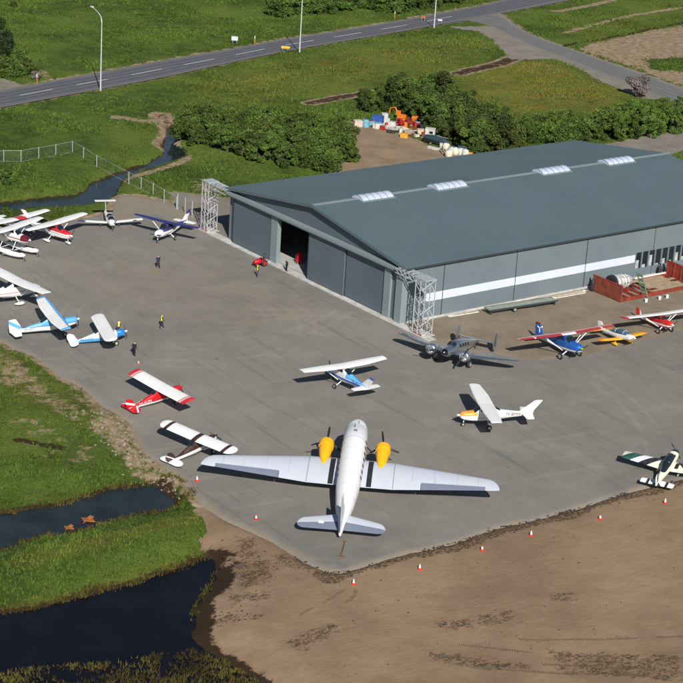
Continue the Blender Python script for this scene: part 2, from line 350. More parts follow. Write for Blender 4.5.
# ---- apron
def ring_mask(nt, vec, cx, cy, r, wd):
    n = nt.nodes.new('ShaderNodeVectorMath'); n.operation = 'DISTANCE'; nt.links.new(vec, n.inputs[0]); n.inputs[1].default_value = (cx, cy, 0)
    return ramp(nt, mth(nt, 'ABSOLUTE', mth(nt, 'SUBTRACT', n.outputs['Value'], r)), wd, wd * 0.3)
def apron_mat():
    m, nt, bs = nmat('worn grey apron')
    tc = nt.nodes.new('ShaderNodeTexCoord'); v = tc.outputs['Object']
    big = noise(nt, 0.035, 5, 0.6, v); mid = noise(nt, 0.22, 6, 0.7, v); fine = noise(nt, 5.0, 3, 0.8, v)
    st1 = noise(nt, 0.5, 5, 0.65, v, (0.12, 2.4, 1), rad(-54)); st2 = noise(nt, 0.4, 5, 0.65, v, (0.14, 2.6, 1), rad(30))
    c = mixc(nt, ramp(nt, big, 0.35, 0.65), S(113, 111, 106), S(127, 123, 116))
    c = mixc(nt, mth(nt, 'MULTIPLY', ramp(nt, mid, 0.4, 0.75), 0.6), c, S(142, 137, 128))
    c = mixc(nt, mth(nt, 'MULTIPLY', ramp(nt, st1, 0.52, 0.72), 0.6), c, S(98, 97, 93))
    c = mixc(nt, mth(nt, 'MULTIPLY', ramp(nt, st2, 0.56, 0.76), 0.6), c, S(147, 142, 133))
    c = mixc(nt, mth(nt, 'MULTIPLY', ramp(nt, fine, 0.35, 0.8), 0.3), c, S(90, 87, 82))
    for px, py, r, wd in ((190, 318, 9.0, .35), (190, 318, 10.6, .3), (188, 322, 13.2, .4), (188, 322, 15.0, .35), (330, 420, 33, .4), (330, 420, 35, .35), (60, 250, 40, .5), (60, 250, 42, .4)):
        g = G(px, py)
        k = mth(nt, 'MULTIPLY', ring_mask(nt, v, g[0], g[1], r, wd), ramp(nt, noise(nt, 0.07, 3, 0.6, v), 0.42, 0.6))
        c = mixc(nt, mth(nt, 'MULTIPLY', k, 0.2), c, S(150, 142, 130))
    R = attr_rgb(nt)[0]
    sn = ramp(nt, mth(nt, 'ADD', R, mth(nt, 'MULTIPLY', mth(nt, 'SUBTRACT', noise(nt, 0.3, 6, 0.7, v), 0.5), 1.1)), 0.3, 0.75)
    c = mixc(nt, mth(nt, 'MULTIPLY', sn, 0.7), c, S(132, 121, 105))
    dk = ramp(nt, noise(nt, 0.9, 2, 0.4, v), 0.74, 0.8)
    c = mixc(nt, mth(nt, 'MULTIPLY', dk, 0.5), c, S(70, 66, 60))
    nt.links.new(c, bs.inputs['Base Color']); bs.inputs['Roughness'].default_value = 0.92; bs.inputs['Specular IOR Level'].default_value = 0.2
    bump(nt, bs, noise(nt, 6, 5, 0.75, v), 0.5, 0.05)
    return m
def apron_attr(X, Y, d):
    tl = sdf(gpoly([(90, 190), (200, 190), (212, 236), (160, 214), (112, 222)]), X, Y)
    s_ = np.maximum(sstep(-1.3, 0.1, d + 1.2 * fbm(X, Y, 2.2, 4, 51)) * 0.8, sstep(3, -3, tl) * 0.9)
    s_ = np.maximum(s_, 0.5 * sstep(9, -9, sdf(gpoly([(0, 255), (230, 245), (360, 310), (300, 345), (120, 330)]), X, Y)))
    return (s_, s_ * 0, s_ * 0)
region('apron', P_ap, 0.5, lambda X, Y, d: -0.7 * np.maximum(d + 0.15, 0), apron_mat(), 0.9, apron_attr)
# ---- brown gravel beside the long wall
def gravel_mat(name, a, b, dark, sc=1.0):
    m, nt, bs = nmat(name)
    c = mixc(nt, ramp(nt, noise(nt, 0.25 * sc, 6, 0.7), 0.3, 0.7), a, b)
    c = mixc(nt, mth(nt, 'MULTIPLY', ramp(nt, noise(nt, 5.5, 3, 0.8), 0.4, 0.75), 0.5), c, dark)
    c = mixc(nt, mth(nt, 'MULTIPLY', ramp(nt, noise(nt, 1.4, 4, 0.7), 0.6, 0.8), 0.5), c, tuple(min(1, q * 1.25) for q in b))
    nt.links.new(c, bs.inputs['Base Color']); bs.inputs['Roughness'].default_value = 0.95; bs.inputs['Specular IOR Level'].default_value = 0.1
    bump(nt, bs, noise(nt, 4, 6, 0.8), 0.6, 0.08)
    return m
M_gravel = gravel_mat('brown gravel', S(119, 108, 94), S(140, 128, 112), S(92, 82, 70))
region('gravel', P_gr, 0.7, lambda X, Y, d: np.where(d < 0, 0.03, 0.03 - 0.12 * d) + 0.03 * fbm(X, Y, 2.5, 3, 4) - 0.05 * sstep(-1.5, 0.5, d), M_gravel, 1.2)
M_track = gravel_mat('grey track', S(116, 110, 102), S(136, 129, 119), S(96, 91, 84))
M_dirt = gravel_mat('bare dirt yard', S(124, 106, 86), S(150, 131, 108), S(96, 82, 66))
for nm, P, mt in (('yard_ground', P_yard, M_dirt), ('track', P_tr, M_track), ('track', P_tl, M_track), ('path', P_ll, M_track), ('road_shoulder', P_sh, M_track)):
    region(nm, P, 0.9, lambda X, Y, d: 0.0 * X + 0.012, mt, 0.9)
# ---- sand field
def sand_mat():
    m, nt, bs = nmat('bulldozed sandy ground')
    tc = nt.nodes.new('ShaderNodeTexCoord'); v = tc.outputs['Object']
    R, Gm, B = attr_rgb(nt)[:3]
    c = mixc(nt, ramp(nt, noise(nt, 0.09, 6, 0.65, v), 0.33, 0.68), S(122, 102, 82), S(144, 122, 100))
    st = noise(nt, 0.55, 6, 0.7, v, (0.1, 2.4, 1), rad(38))
    c = mixc(nt, mth(nt, 'MULTIPLY', ramp(nt, st, 0.5, 0.78), 0.38), c, S(106, 90, 70))
    c = mixc(nt, mth(nt, 'MULTIPLY', ramp(nt, noise(nt, 0.8, 6, 0.7, v), 0.56, 0.8), 0.5), c, S(152, 134, 110))
    dk = ramp(nt, mth(nt, 'ADD', mth(nt, 'MULTIPLY', R, 0.62), mth(nt, 'MULTIPLY', noise(nt, 1.1, 8, 0.8, v, (0.7, 1.35, 1), rad(34)), 0.9)), 0.645, 0.75)
    dk = mth(nt, 'MULTIPLY', dk, ramp(nt, noise(nt, 3.2, 5, 0.75, v), 0.40, 0.54))
    c = mixc(nt, mth(nt, 'MULTIPLY', dk, 0.85), c, S(64, 50, 36))
    c = mixc(nt, ramp(nt, mth(nt, 'ADD', B, mth(nt, 'MULTIPLY', mth(nt, 'SUBTRACT', noise(nt, 1.0, 7, 0.8, v), 0.5), 1.7)), 0.38, 0.66), c, S(48, 37, 26))
    c = mixc(nt, mth(nt, 'MULTIPLY', ramp(nt, noise(nt, 6, 3, 0.8, v), 0.45, 0.8), 0.3), c, S(88, 74, 58))
    nt.links.new(c, bs.inputs['Base Color']); bs.inputs['Roughness'].default_value = 0.97; bs.inputs['Specular IOR Level'].default_value = 0.1
    bump(nt, bs, noise(nt, 1.6, 8, 0.72, v, (0.75, 1.3, 1), rad(38)), 0.5, 0.16)
    return m
def sand_z(X, Y, d):
    b, wpp, _ = bank_z(X, Y)
    z = 0.06 + 0.09 * fbm(X, Y, 9, 4, 21) + 0.05 * fbm(X * 0.5 + Y * 0.2, Y * 1.6, 1.6, 3, 22)
    z = z + 0.10 * np.exp(-((d + 0.9) / 0.6) ** 2) * (0.6 + fbm(X, Y, 1.1, 3, 23))
    z = z - 0.30 * sstep(-0.9, 0.35, d + 0.25 * fbm(X, Y, 1.5, 3, 24))
    return np.minimum(z, b + 0.05 * fbm(X, Y, 1.2, 3, 26) + 0.05)
def sand_attr(X, Y, d):
    _, wpp, _ = bank_z(X, Y)
    P_edge = gpoly([(330, 578), (345, 572), (380, 561), (409, 552), (453, 543), (497, 528), (544, 517), (580, 507), (620, 494), (640, 489), (683, 478), (760, 455)])
    e = np.full(X.shape, 1e9)
    for a, b in zip(P_edge[:-1], P_edge[1:]):
        q = b - a; t = np.clip(((X - a[0]) * q[0] + (Y - a[1]) * q[1]) / (q @ q), 0, 1); e = np.minimum(e, np.hypot(X - a[0] - t * q[0], Y - a[1] - t * q[1]))
    r = np.maximum(0.13, 0.95 * sstep(2.2, 0.3, e + 1.3 * fbm(X, Y, 3.5, 4, 52)))
    for px in ([(232, 535), (256, 538), (262, 555), (240, 560)], [(230, 560), (262, 556), (280, 580), (240, 590)], [(262, 552), (310, 556), (326, 572), (290, 570)], [(226, 590), (275, 592), (270, 602), (230, 604)], [(210, 612), (268, 614), (262, 622), (216, 622)], [(430, 622), (510, 610), (520, 622), (440, 634)], [(420, 648), (470, 655), (560, 668), (490, 672), (430, 662)], [(545, 593), (580, 590), (580, 602), (550, 602)], [(545, 650), (683, 655), (683, 683), (560, 675)], [(280, 640), (330, 622), (350, 628), (300, 655)]):
        r = np.maximum(r, 0.44 * sstep(1.2, -0.8, sdf(gpoly(px), X, Y)))
    return (r, 0 * r, sstep(2.3, 0.1, wpp + 1.6 * fbm(X, Y, 2.6, 4, 53)))
region('sand_field', P_sand, 0.42, sand_z, sand_mat(), 0.9, sand_attr)

# ---- water
def water_mat(name, col, rgh):
    m, nt, bs = nmat(name)
    nz = noise(nt, 0.35, 4, 0.6)
    nt.links.new(mixc(nt, ramp(nt, nz, 0.35, 0.7), col, tuple(c * 1.7 for c in col)), bs.inputs['Base Color'])
    bs.inputs['Roughness'].default_value = rgh; bs.inputs['IOR'].default_value = 1.33
    bump(nt, bs, noise(nt, 3.0, 3, 0.5), 0.06, 0.02)
    return m
M_water = water_mat('dark pond water', (0.004, 0.004, 0.006), 0.06); M_water.node_tree.nodes['Principled BSDF'].inputs['Specular IOR Level'].default_value = 0.28
M_water2 = water_mat('shallow pond water', (0.012, 0.017, 0.019), 0.08); M_water2.node_tree.nodes['Principled BSDF'].inputs['Specular IOR Level'].default_value = 0.36
def flat_poly(name, P, z, mat, grow=1.0):
    region(name, P, 0.8, lambda X, Y, d: 0 * X + z, mat, grow)
flat_poly('pond', P_p1, ZW, M_water2); flat_poly('pond', P_p2, ZW, M_water); flat_poly('stream', P_st, ZS, M_water2, 0.6)

# ---- roads
def strip(name, A, B, z, mat, n=6, parent=None):
    A = [G(*p) for p in A]; B = [G(*p) for p in B]
    def resamp(P, k=40):
        P = np.array(P)[:, :2]; L = np.concatenate([[0], np.cumsum(np.hypot(*np.diff(P, axis=0).T))]); t = np.linspace(0, L[-1], k)
        return np.stack([np.interp(t, L, P[:, 0]), np.interp(t, L, P[:, 1])], -1)
    A, B = resamp(A), resamp(B); vs = []; uv = []
    for i in range(len(A)):
        for j in range(n + 1):
            t = j / n; p = A[i] * (1 - t) + B[i] * t; vs.append((p[0], p[1], z)); uv.append(t)
    fs = [(i * (n + 1) + j, i * (n + 1) + j + 1, (i + 1) * (n + 1) + j + 1, (i + 1) * (n + 1) + j) for i in range(len(A) - 1) for j in range(n)]
    o = MB().add(vs, fs).build(name, mat, parent)
    a = o.data.color_attributes.new('mask', 'FLOAT_COLOR', 'POINT'); a.data.foreach_set('color', [q for t in uv for q in (t, 0, 0, 1)])
    return o
def road_mat(name, a, b, wheel, edge):
    m, nt, bs = nmat(name)
    t = attr_rgb(nt)[0]
    c = mixc(nt, ramp(nt, noise(nt, 0.2, 5, 0.65), 0.3, 0.7), a, b)
    for c0 in (0.24, 0.41, 0.59, 0.76):
        k = ramp(nt, mth(nt, 'ABSOLUTE', mth(nt, 'SUBTRACT', t, c0)), 0.075, 0.02)
        c = mixc(nt, mth(nt, 'MULTIPLY', k, 0.55), c, wheel)
    e = ramp(nt, mth(nt, 'ABSOLUTE', mth(nt, 'SUBTRACT', t, 0.5)), 0.40, 0.46)
    c = mixc(nt, mth(nt, 'MULTIPLY', e, 0.8), c, edge)
    c = mixc(nt, mth(nt, 'MULTIPLY', ramp(nt, noise(nt, 4, 4, 0.8), 0.45, 0.8), 0.3), c, tuple(q * 0.6 for q in a))
    nt.links.new(c, bs.inputs['Base Color']); bs.inputs['Roughness'].default_value = 0.85
    return m
road = tag(strip('road', ROADT, ROADB, 0.03, road_mat('main road asphalt', S(84, 86, 92), S(94, 95, 100), S(58, 60, 68), S(108, 104, 96))), kind='structure')
side = tag(strip('side_road', SIDET, SIDEB, 0.022, road_mat('side road asphalt', S(100, 99, 98), S(112, 110, 107), S(88, 88, 88), S(122, 116, 106))), kind='structure')
M_line = plain('road paint', (0.62, 0.62, 0.6), 0.7, 0, 0.25, 4)
RT = [G(*p) for p in ROADT]; RB = [G(*p) for p in ROADB]
def road_mid(px):
    xs = [p[0] for p in ROADT]; yt = np.interp(px, xs, [p[1] for p in ROADT]); yb = np.interp(px, [p[0] for p in ROADB], [p[1] for p in ROADB])
    return px, yt + (yb - yt) * 0.5
def world_mid(px):
    a = G(px, road_mid(px)[1]); return a
d0 = -38
while d0 < 470:
    d1 = d0 + 33 - 0.018 * d0
    a, b = world_mid(d0), world_mid(d1); e = (b - a); L = np.hypot(e[0], e[1]); n_ = np.array([-e[1], e[0], 0]) / L * 0.09
    vs = [a - n_, b - n_, b + n_, a + n_]
    MB().add([(p[0], p[1], 0.036) for p in vs], [(0, 1, 2, 3)]).build('centre_dash', M_line, road)
    d0 = d1 + 24 - 0.012 * d0

# ================================================================== hangar
HA = np.array([-15.95, 254.2, 0.0]); HANG = rad(-52.1); HW, HL, HE, HR = 37.8, 62.2, 7.0, 9.6
_u = np.array([math.cos(HANG), math.sin(HANG), 0]); _w = np.array([-math.sin(HANG), math.cos(HANG), 0])
def hw_(x, y, z=0): return tuple(HA + _u * x + _w * y + np.array([0, 0, z]))
def cladding(name, a, b, rib, rough=0.55, axis='x'):
    m, nt, bs = nmat(name)
    tc = nt.nodes.new('ShaderNodeTexCoord')
    c = mixc(nt, ramp(nt, noise(nt, 0.12, 5, 0.6), 0.3, 0.7), a, b)
    c = mixc(nt, mth(nt, 'MULTIPLY', ramp(nt, noise(nt, 0.8, 5, 0.7, None, (1, 1, 0.12)), 0.5, 0.8), 0.18), c, tuple(q * 0.7 for q in a))
    nt.links.new(c, bs.inputs['Base Color']); bs.inputs['Roughness'].default_value = rough
    wv = nt.nodes.new('ShaderNodeTexWave'); wv.bands_direction = axis.upper(); wv.inputs['Scale'].default_value = rib; nt.links.new(tc.outputs['Object'], wv.inputs['Vector'])
    bump(nt, bs, wv.outputs['Fac'], 0.25, 0.04)
    return m
M_roof = cladding('blue grey roof sheet', S(77, 93, 99), S(83, 99, 105), 0.9, 0.6, 'y')
M_wall = cladding('grey wall cladding', S(99, 111, 117), S(106, 118, 124), 1.2, 0.6, 'y')
M_door = cladding('slate grey door cladding', S(80, 92, 100), S(86, 98, 106), 1.3, 0.6, 'x')
M_trim = plain('light grey steel trim', S(126, 138, 142), 0.5, 0.1, 0.06)
M_dark = plain('dark seam', S(52, 60, 66), 0.6)
M_stripe = plain('white wall band', (0.55, 0.59, 0.70), 0.5, 0, 0.05)
M_int = plain('dark interior lining', S(70, 74, 76), 0.8)
M_sky = plain('milky skylight sheet', (0.46, 0.51, 0.63), 0.35, 0, 0.08)
M_floor = plain('hangar concrete floor', (0.40, 0.40, 0.39), 0.7, 0, 0.1, 0.6)

hg = empty('hangar', tuple(HA), HANG)
tag(hg, 'large blue grey steel hangar with sliding doors and four ridge skylights', 'hangar')
T = 0.25
def roof_z(x): return HE + (HR - HE) * (1 - abs(x - HW / 2) / (HW / 2))
# roof: two slopes with real thickness and overhang
for sgn, nm in ((-1, 'roof'), (1, 'roof')):
    xm = HW / 2; xe = (-0.35 if sgn < 0 else HW + 0.35)
    ze = roof_z(xe) if False else HE - (HR - HE) / (HW / 2) * 0.35
    y0, y1 = -0.55, HL + 0.3; n = 12; vs = []; fs = []
    ring = lambda y: [(xm, y, HR + 0.22), (xe, y, ze + 0.22), (xe, y, ze + 0.02), (xm, y, HR + 0.02)]
    mb = MB().loft([ring(y0 + (y1 - y0) * i / n) for i in range(n + 1)]); r_ = mb.build(nm, M_roof, hg)
    MB().box((xe + sgn * 0.09, (y0 + y1) / 2, ze + 0.06), (0.16, y1 - y0 - 0.02, 0.16)).build('gutter', M_dark, r_)
rc = MB()
for sgn in (-1, 1): rc.box((HW / 2 + sgn * 0.2, HL / 2, HR + 0.24), (0.42, HL + 0.9, 0.035), 0, 0, sgn * 0.135)
rc.build('ridge_cap', M_trim, hg)
for y in (9.1, 21.4, 39.9, 52.2):                      # barrel skylights over the ridge
    mb = MB(); rings = []
    for k in range(2):
        yy = y + (-2.5 if k == 0 else 2.5)
        rings.append([(HW / 2 - 1.15 + 2.3 * i / 10, yy, HR + 0.16 + 0.42 * math.sin(math.pi * i / 10) ** 0.7) for i in range(11)] + [(HW / 2 + 1.15, yy, HR - 0.05), (HW / 2 - 1.15, yy, HR - 0.05)])
    sk = mb.loft(rings).build('skylight', M_sky, hg, True, 50)
    for j in range(6):
        yy = y - 2.5 + j * 1.0
        MB().tube([(HW / 2 - 1.17 + 2.34 * i / 10, yy, HR + 0.18 + 0.43 * math.sin(math.pi * i / 10) ** 0.7) for i in range(11)], 0.045, 4).build('rib', M_trim, sk)
    MB().box((HW / 2 + 1.25, y, HR + 0.05), (0.2, 5.3, 0.22), 0, 0, 0.135).build('upstand', M_trim, sk)
# gable and rear walls
DH = 6.3
def wallbox(nm, x0, x1, y0, y1, z0, z1, mt=M_door, p=None): return MB().box(((x0 + x1) / 2, (y0 + y1) / 2, (z0 + z1) / 2), (x1 - x0, y1 - y0, z1 - z0)).build(nm, mt, p or hg)
gb = MB(); prof = [(0.05, 6.55), (HW - 0.05, 6.55), (HW - 0.05, HE), (HW / 2, HR), (0.05, HE)]
gb.loft([[(x, 0.06, z) for x, z in prof], [(x, 0.30, z) for x, z in prof]]).build('gable_panel', M_door, hg)
gb = MB(); prof = [(0.3, 0), (HW - 0.3, 0), (HW - 0.3, HE), (HW / 2, HR), (0.3, HE)]
gb.loft([[(x, HL - 0.3, z) for x, z in prof], [(x, HL - 0.05, z) for x, z in prof]]).build('rear_wall', M_door, hg)
for i in range(2):                                     # barge boards
    xa, xb = (-0.35, HW / 2) if i == 0 else (HW / 2, HW + 0.35)
    za, zb = (6.95, HR) if i == 0 else (HR, 6.95)
    MB().loft([[(xa, -0.62, za + 0.26), (xa, -0.56, za + 0.26), (xa, -0.56, za - 0.12), (xa, -0.62, za - 0.12)], [(xb, -0.62, zb + 0.26), (xb, -0.56, zb + 0.26), (xb, -0.56, zb - 0.12), (xb, -0.62, zb - 0.12)]]).build('barge_board', plain('barge grey', S(84, 98, 104), .5), hg)
MB().box((HW / 2, -0.46, 6.56), (HW - 0.4, 0.92, 0.34)).build('door_header', M_trim, hg)
MB().box((HW / 2, -0.95, 6.36), (HW - 0.4, 0.05, 0.12)).build('door_track', M_dark, hg)
# front columns, door leaves
wallbox('column', 0.0, 1.15, -0.02, 0.5, 0, 6.39, M_wall); wallbox('gap_shade_strip', 1.15, 1.75, 0.1, 0.4, 0, 6.39, M_dark)  # dark strip by the column: shade of the door gap put into its colour
for x0, x1 in ((10.5, 11.9), (34.3, 35.5), (36.6, 37.8)):
    wallbox('column', x0, x1, -0.62, -0.02, 0.0, 6.38, M_trim)
wallbox('front_panel', 35.5, 36.6, -0.3, -0.05, 0, 6.38, M_door)
def leaf(x0, x1, y):
    d = wallbox('door_leaf', x0, x1, y - 0.1, y + 0.1, 0.06, 6.36, M_door)
    wallbox('leaf_edge', x0 - 0.04, x0 + 0.10, y - 0.13, y + 0.13, 0.05, 6.355, M_dark, d)
    wallbox('sill_rail', x0 + 0.1, x1, y - 0.12, y + 0.12, 0.02, 0.16, M_dark, d)
leaf(1.7, 10.48, -0.45); leaf(18.75, 26.3, -0.5); leaf(26.42, 34.28, -0.30)
# long wall towards the gravel: panels between seams, white band, window strip
wallbox('corner_post', HW - 0.3, HW - 0.01, -0.02, 0.34, 0, 6.38, M_trim)
seams = [0.3, 5.75, 17.45, 29.4, 41.6, 53.6, HL - 0.05]
WY0, WY1 = 38.4, 50.6
for i in range(len(seams) - 1):
    a, b = seams[i] + 0.05, seams[i + 1] - 0.05
    def seg(nm, y0, y1, z0, z1, mt, off=0.0):
        if y1 - y0 > 0.01: wallbox(nm, HW - 0.2 + off, HW + off, y0, y1, z0, z1, mt)
    wa, wb = max(a, WY0), min(b, WY1)
    if wa < wb:
        seg('wall_panel', a, wa, 0.25, HE - 0.02, M_wall); seg('wall_panel', wa, wb, 3.55, HE - 0.02, M_wall); seg('wall_panel', wa, wb, 0.25, 1.35, M_wall); seg('wall_panel', wb, b, 0.25, HE - 0.02, M_wall)
    else: seg('wall_panel', a, b, 0.25, HE - 0.02, M_wall)
    s0, s1 = max(a, 3.2), min(b, WY0 - 0.05)
    seg('white_band', s0, s1, 2.28, 3.32, M_stripe, 0.03)
for y in seams[1:-1]:
    if WY0 < y < WY1: wallbox('seam', HW - 0.12, HW + 0.02, y - 0.05, y + 0.05, 3.56, HE - 0.03, M_dark)
    else: wallbox('seam', HW - 0.12, HW + 0.045, y - 0.05, y + 0.05, 0.25, HE - 0.03, M_dark)
wallbox('plinth', HW - 0.15, HW + 0.12, 0.3, HL - 0.05, 0, 0.25, M_conc)
wallbox('side_wall', 0.05, 0.3, 0.5, HL - 0.3, 0, HE - 0.02, M_wall)
# window strip: dark panes between pale mullions, some hung with torn sheeting
npane = 10; pw = (WY1 - WY0) / npane
M_cloth = plain('pale torn sheeting', (0.34, 0.36, 0.35), 0.8, 0, 0.3, 2)
for i in range(npane):
    y0 = WY0 + i * pw
    wd = wallbox('window', HW - 0.14, HW - 0.10, y0 + 0.1, y0 + pw - 0.1, 1.36, 3.54, M_glass)
    wallbox('mullion', HW - 0.16, HW + 0.03, y0 - 0.10, y0 + 0.10, 1.355, 3.545, M_wall, wd)
    h = [1.1, 0.4, 1.5, 0.2, 0.7, 0.3, 1.2, 0.5, 0.9, 0.3][i]
    wallbox('sheet', HW - 0.095, HW - 0.07, y0 + 0.15, y0 + pw * 0.62, 1.37, 1.37 + h, M_cloth, wd)
# interior
MB().box((HW / 2, HL / 2, -0.02), (HW - 0.5, HL - 0.5, 0.1)).build('floor', M_floor, hg)
for y in (10, 20, 30, 40, 50):
    for x0, x1 in ((0.4, HW / 2), (HW / 2, HW - 0.4)):
        MB().tube([(x0, y, roof_z(x0) - 0.3), (x1, y, roof_z(x1) - 0.3)], 0.16, 4).build('rafter', M_dark, hg)

# concrete rail beam in front of the doors, out to both towers
ap = MB().box((19.3, -0.72, 0.03), (49.5, 1.3, 0.14)).build('rail_beam', M_conc, None)
ap.location = tuple(HA); ap.rotation_euler = (0, 0, HANG); tag(ap, kind='structure'); ap.name = 'concrete_threshold'

# ---- lattice towers that carry the door track
def tower(x0, x1, label, flip):
    r = empty('lattice_tower', hw_((x0 + x1) / 2, -0.4, 0.09), HANG); hx = (x1 - x0) / 2; hy = 0.75; H = 6.85
    tag(r, label, 'tower', 'door track towers')
    for sx in (-1, 0, 1):
        for sy in (-1, 1):
            MB().tube([(sx * hx, sy * hy, 0.0), (sx * hx, sy * hy, H)], 0.06, 6).build('leg', M_galv, r)
    mb = MB(); nb = 9
    for i in range(nb):
        z0, z1 = H * i / nb, H * (i + 1) / nb
        for sy in (-1, 1):
            for s0 in (-1, 0):
                a, b = (s0 * hx, (s0 + 1) * hx) if i % 2 == 0 else ((s0 + 1) * hx, s0 * hx)
                mb = MB().tube([(a, sy * hy, z0), (b, sy * hy, z1)], 0.036, 4); mb.build('brace', M_galv, r)
        for sx in (-1, 1):
            a, b = (-hy, hy) if i % 2 == 0 else (hy, -hy)
            MB().tube([(sx * hx, a, z0), (sx * hx, b, z1)], 0.036, 4).build('brace', M_galv, r)
    MB().box((0, 0, 0.035), (hx * 2 + 0.7, hy * 2 + 0.5, 0.07)).build('footing', M_conc, r)
    MB().tube([(-hx, -hy, 0.12), (hx, -hy, 0.12)], 0.06, 5).build('foot_rail', plain('red oxide', S(150, 40, 28), 0.7), r)
    MB().box((0, 0, H + 0.05), (hx * 2 + 0.2, hy * 2 + 0.2, 0.1)).build('cap_plate', M_galv, r)
    # box truss from the tower head to the hangar corner
    d = flip; L = 4.0; xs = d * hx
    for y in (-hy, hy):
        for z in (H - 0.55, H - 0.02):
            MB().tube([(xs, y, z), (xs + d * L, y, z)], 0.06, 5).build('truss_chord', M_galv, r)
    for i in range(5):
        a, b = xs + d * L * i / 5, xs + d * L * (i + 1) / 5
        for y in (-hy, hy):
            MB().tube([(a, y, H - 0.55), (b, y, H - 0.02)], 0.036, 4).build('brace', M_galv, r)
        MB().tube([(a, -hy, H), (b, hy, H)], 0.036, 4).build('brace', M_galv, r)
        MB().box(((a + b) / 2, 0, H + 0.03), (L / 5 * 0.55, hy * 1.5, 0.03)).build('grating', M_galv, r)
tower(-5.1, -3.5, 'galvanised lattice tower at the hangar end beside the wire gate', 1)
tower(40.9, 42.7, 'galvanised lattice tower with red foot rail beside the long hangar wall', -1)

# ================================================================== aircraft
def naca(f, t):
    return 5 * t * (0.2969 * math.sqrt(max(f, 0)) - 0.126 * f - 0.3516 * f * f + 0.2843 * f ** 3 - 0.1015 * f ** 4)
def foil_ring(y, xle, ch, z, t, c0, c1, camber=0.03, vert=False, n=8):
    fr = [c0 + (c1 - c0) * (0.5 - 0.5 * math.cos(math.pi * i / n)) if c0 == 0 else c0 + (c1 - c0) * i / n for i in range(n + 1)]
    up = [(f, naca(f, t) + 4 * camber * f * (1 - f)) for f in fr]; lo = [(f, -naca(f, t) + 4 * camber * f * (1 - f)) for f in fr]
    if c0 == 0: lo = lo[1:]
    pts = up[::-1] + lo
    if vert: return [(xle - f * ch, h * ch, y) for f, h in pts]
    return [(xle - f * ch, y, z + h * ch) for f, h in pts]
def lerp_sec(secs, y):
    for a, b in zip(secs[:-1], secs[1:]):
        if a[0] <= y <= b[0] + 1e-9:
            t = (y - a[0]) / max(b[0] - a[0], 1e-9); return tuple(p + (q - p) * t for p, q in zip(a, b))
    return secs[-1]
def surf(name, secs, c0, c1, mat, parent, mirror=1, y0=None, y1=None, camber=0.03, vert=False, full_from=None):
    """lofted airfoil surface along span; full_from: beyond it the chord is complete (wing tip)"""
    ys = [s[0] for s in secs]; y0 = ys[0] if y0 is None else y0; y1 = ys[-1] if y1 is None else y1
    st = sorted(set([y0, y1] + [y for y in ys if y0 < y < y1])); rings = []
    for y in st:
        s = lerp_sec(secs, y)
        rings.append(foil_ring(mirror * s[0] if not vert else s[0], s[1], s[2], s[3], s[4], c0, c1, camber, vert))
    return MB().loft(rings).build(name, mat, parent, True, 45)
def wing_set(secs, parent, mat, ctrl=None, hinge=0.76, flap_y=(0.6, 2.7), ail_y=(2.75, 4.9), camber=0.03, name='wing', root_full=True):
    for s in (-1, 1):
        w_ = surf(name, secs, 0, hinge, mat, parent, s, camber=camber)
        y0 = secs[0][0]; yt = secs[-1][0]
        surf('flap', secs, hinge + 0.006, 1, ctrl or mat, w_, s, max(y0, flap_y[0]), flap_y[1], camber)
        surf('aileron', secs, hinge + 0.006, 1, ctrl or mat, w_, s, ail_y[0], ail_y[1], camber)
        surf('wing_tip', secs, hinge - 0.001, 1, mat, w_, s, ail_y[1] + 0.02, yt, camber)
        if root_full and flap_y[0] > y0: surf('root_fairing', secs, hinge - 0.001, 1, mat, w_, s, y0, flap_y[0] - 0.02, camber)
def round_tip(secs, r=0.8, k=0.45):
    y, x, c, z, t = secs[-1]; out = list(secs[:-1])
    base = lerp_sec(secs, y - r); out = [q for q in out if q[0] < y - r] + [base]
    for f in (0.35, 0.62, 0.82, 0.94, 1.0):
        q = max(math.sqrt(1 - f * f), 0.12); cc = base[2] * q
        out.append((y - r + r * f, base[1] - base[2] * k + cc * k + (x - base[1]) * f * 0.3, cc, base[3] + (z - base[3]) * f, t * (0.5 + 0.5 * q)))
    return out

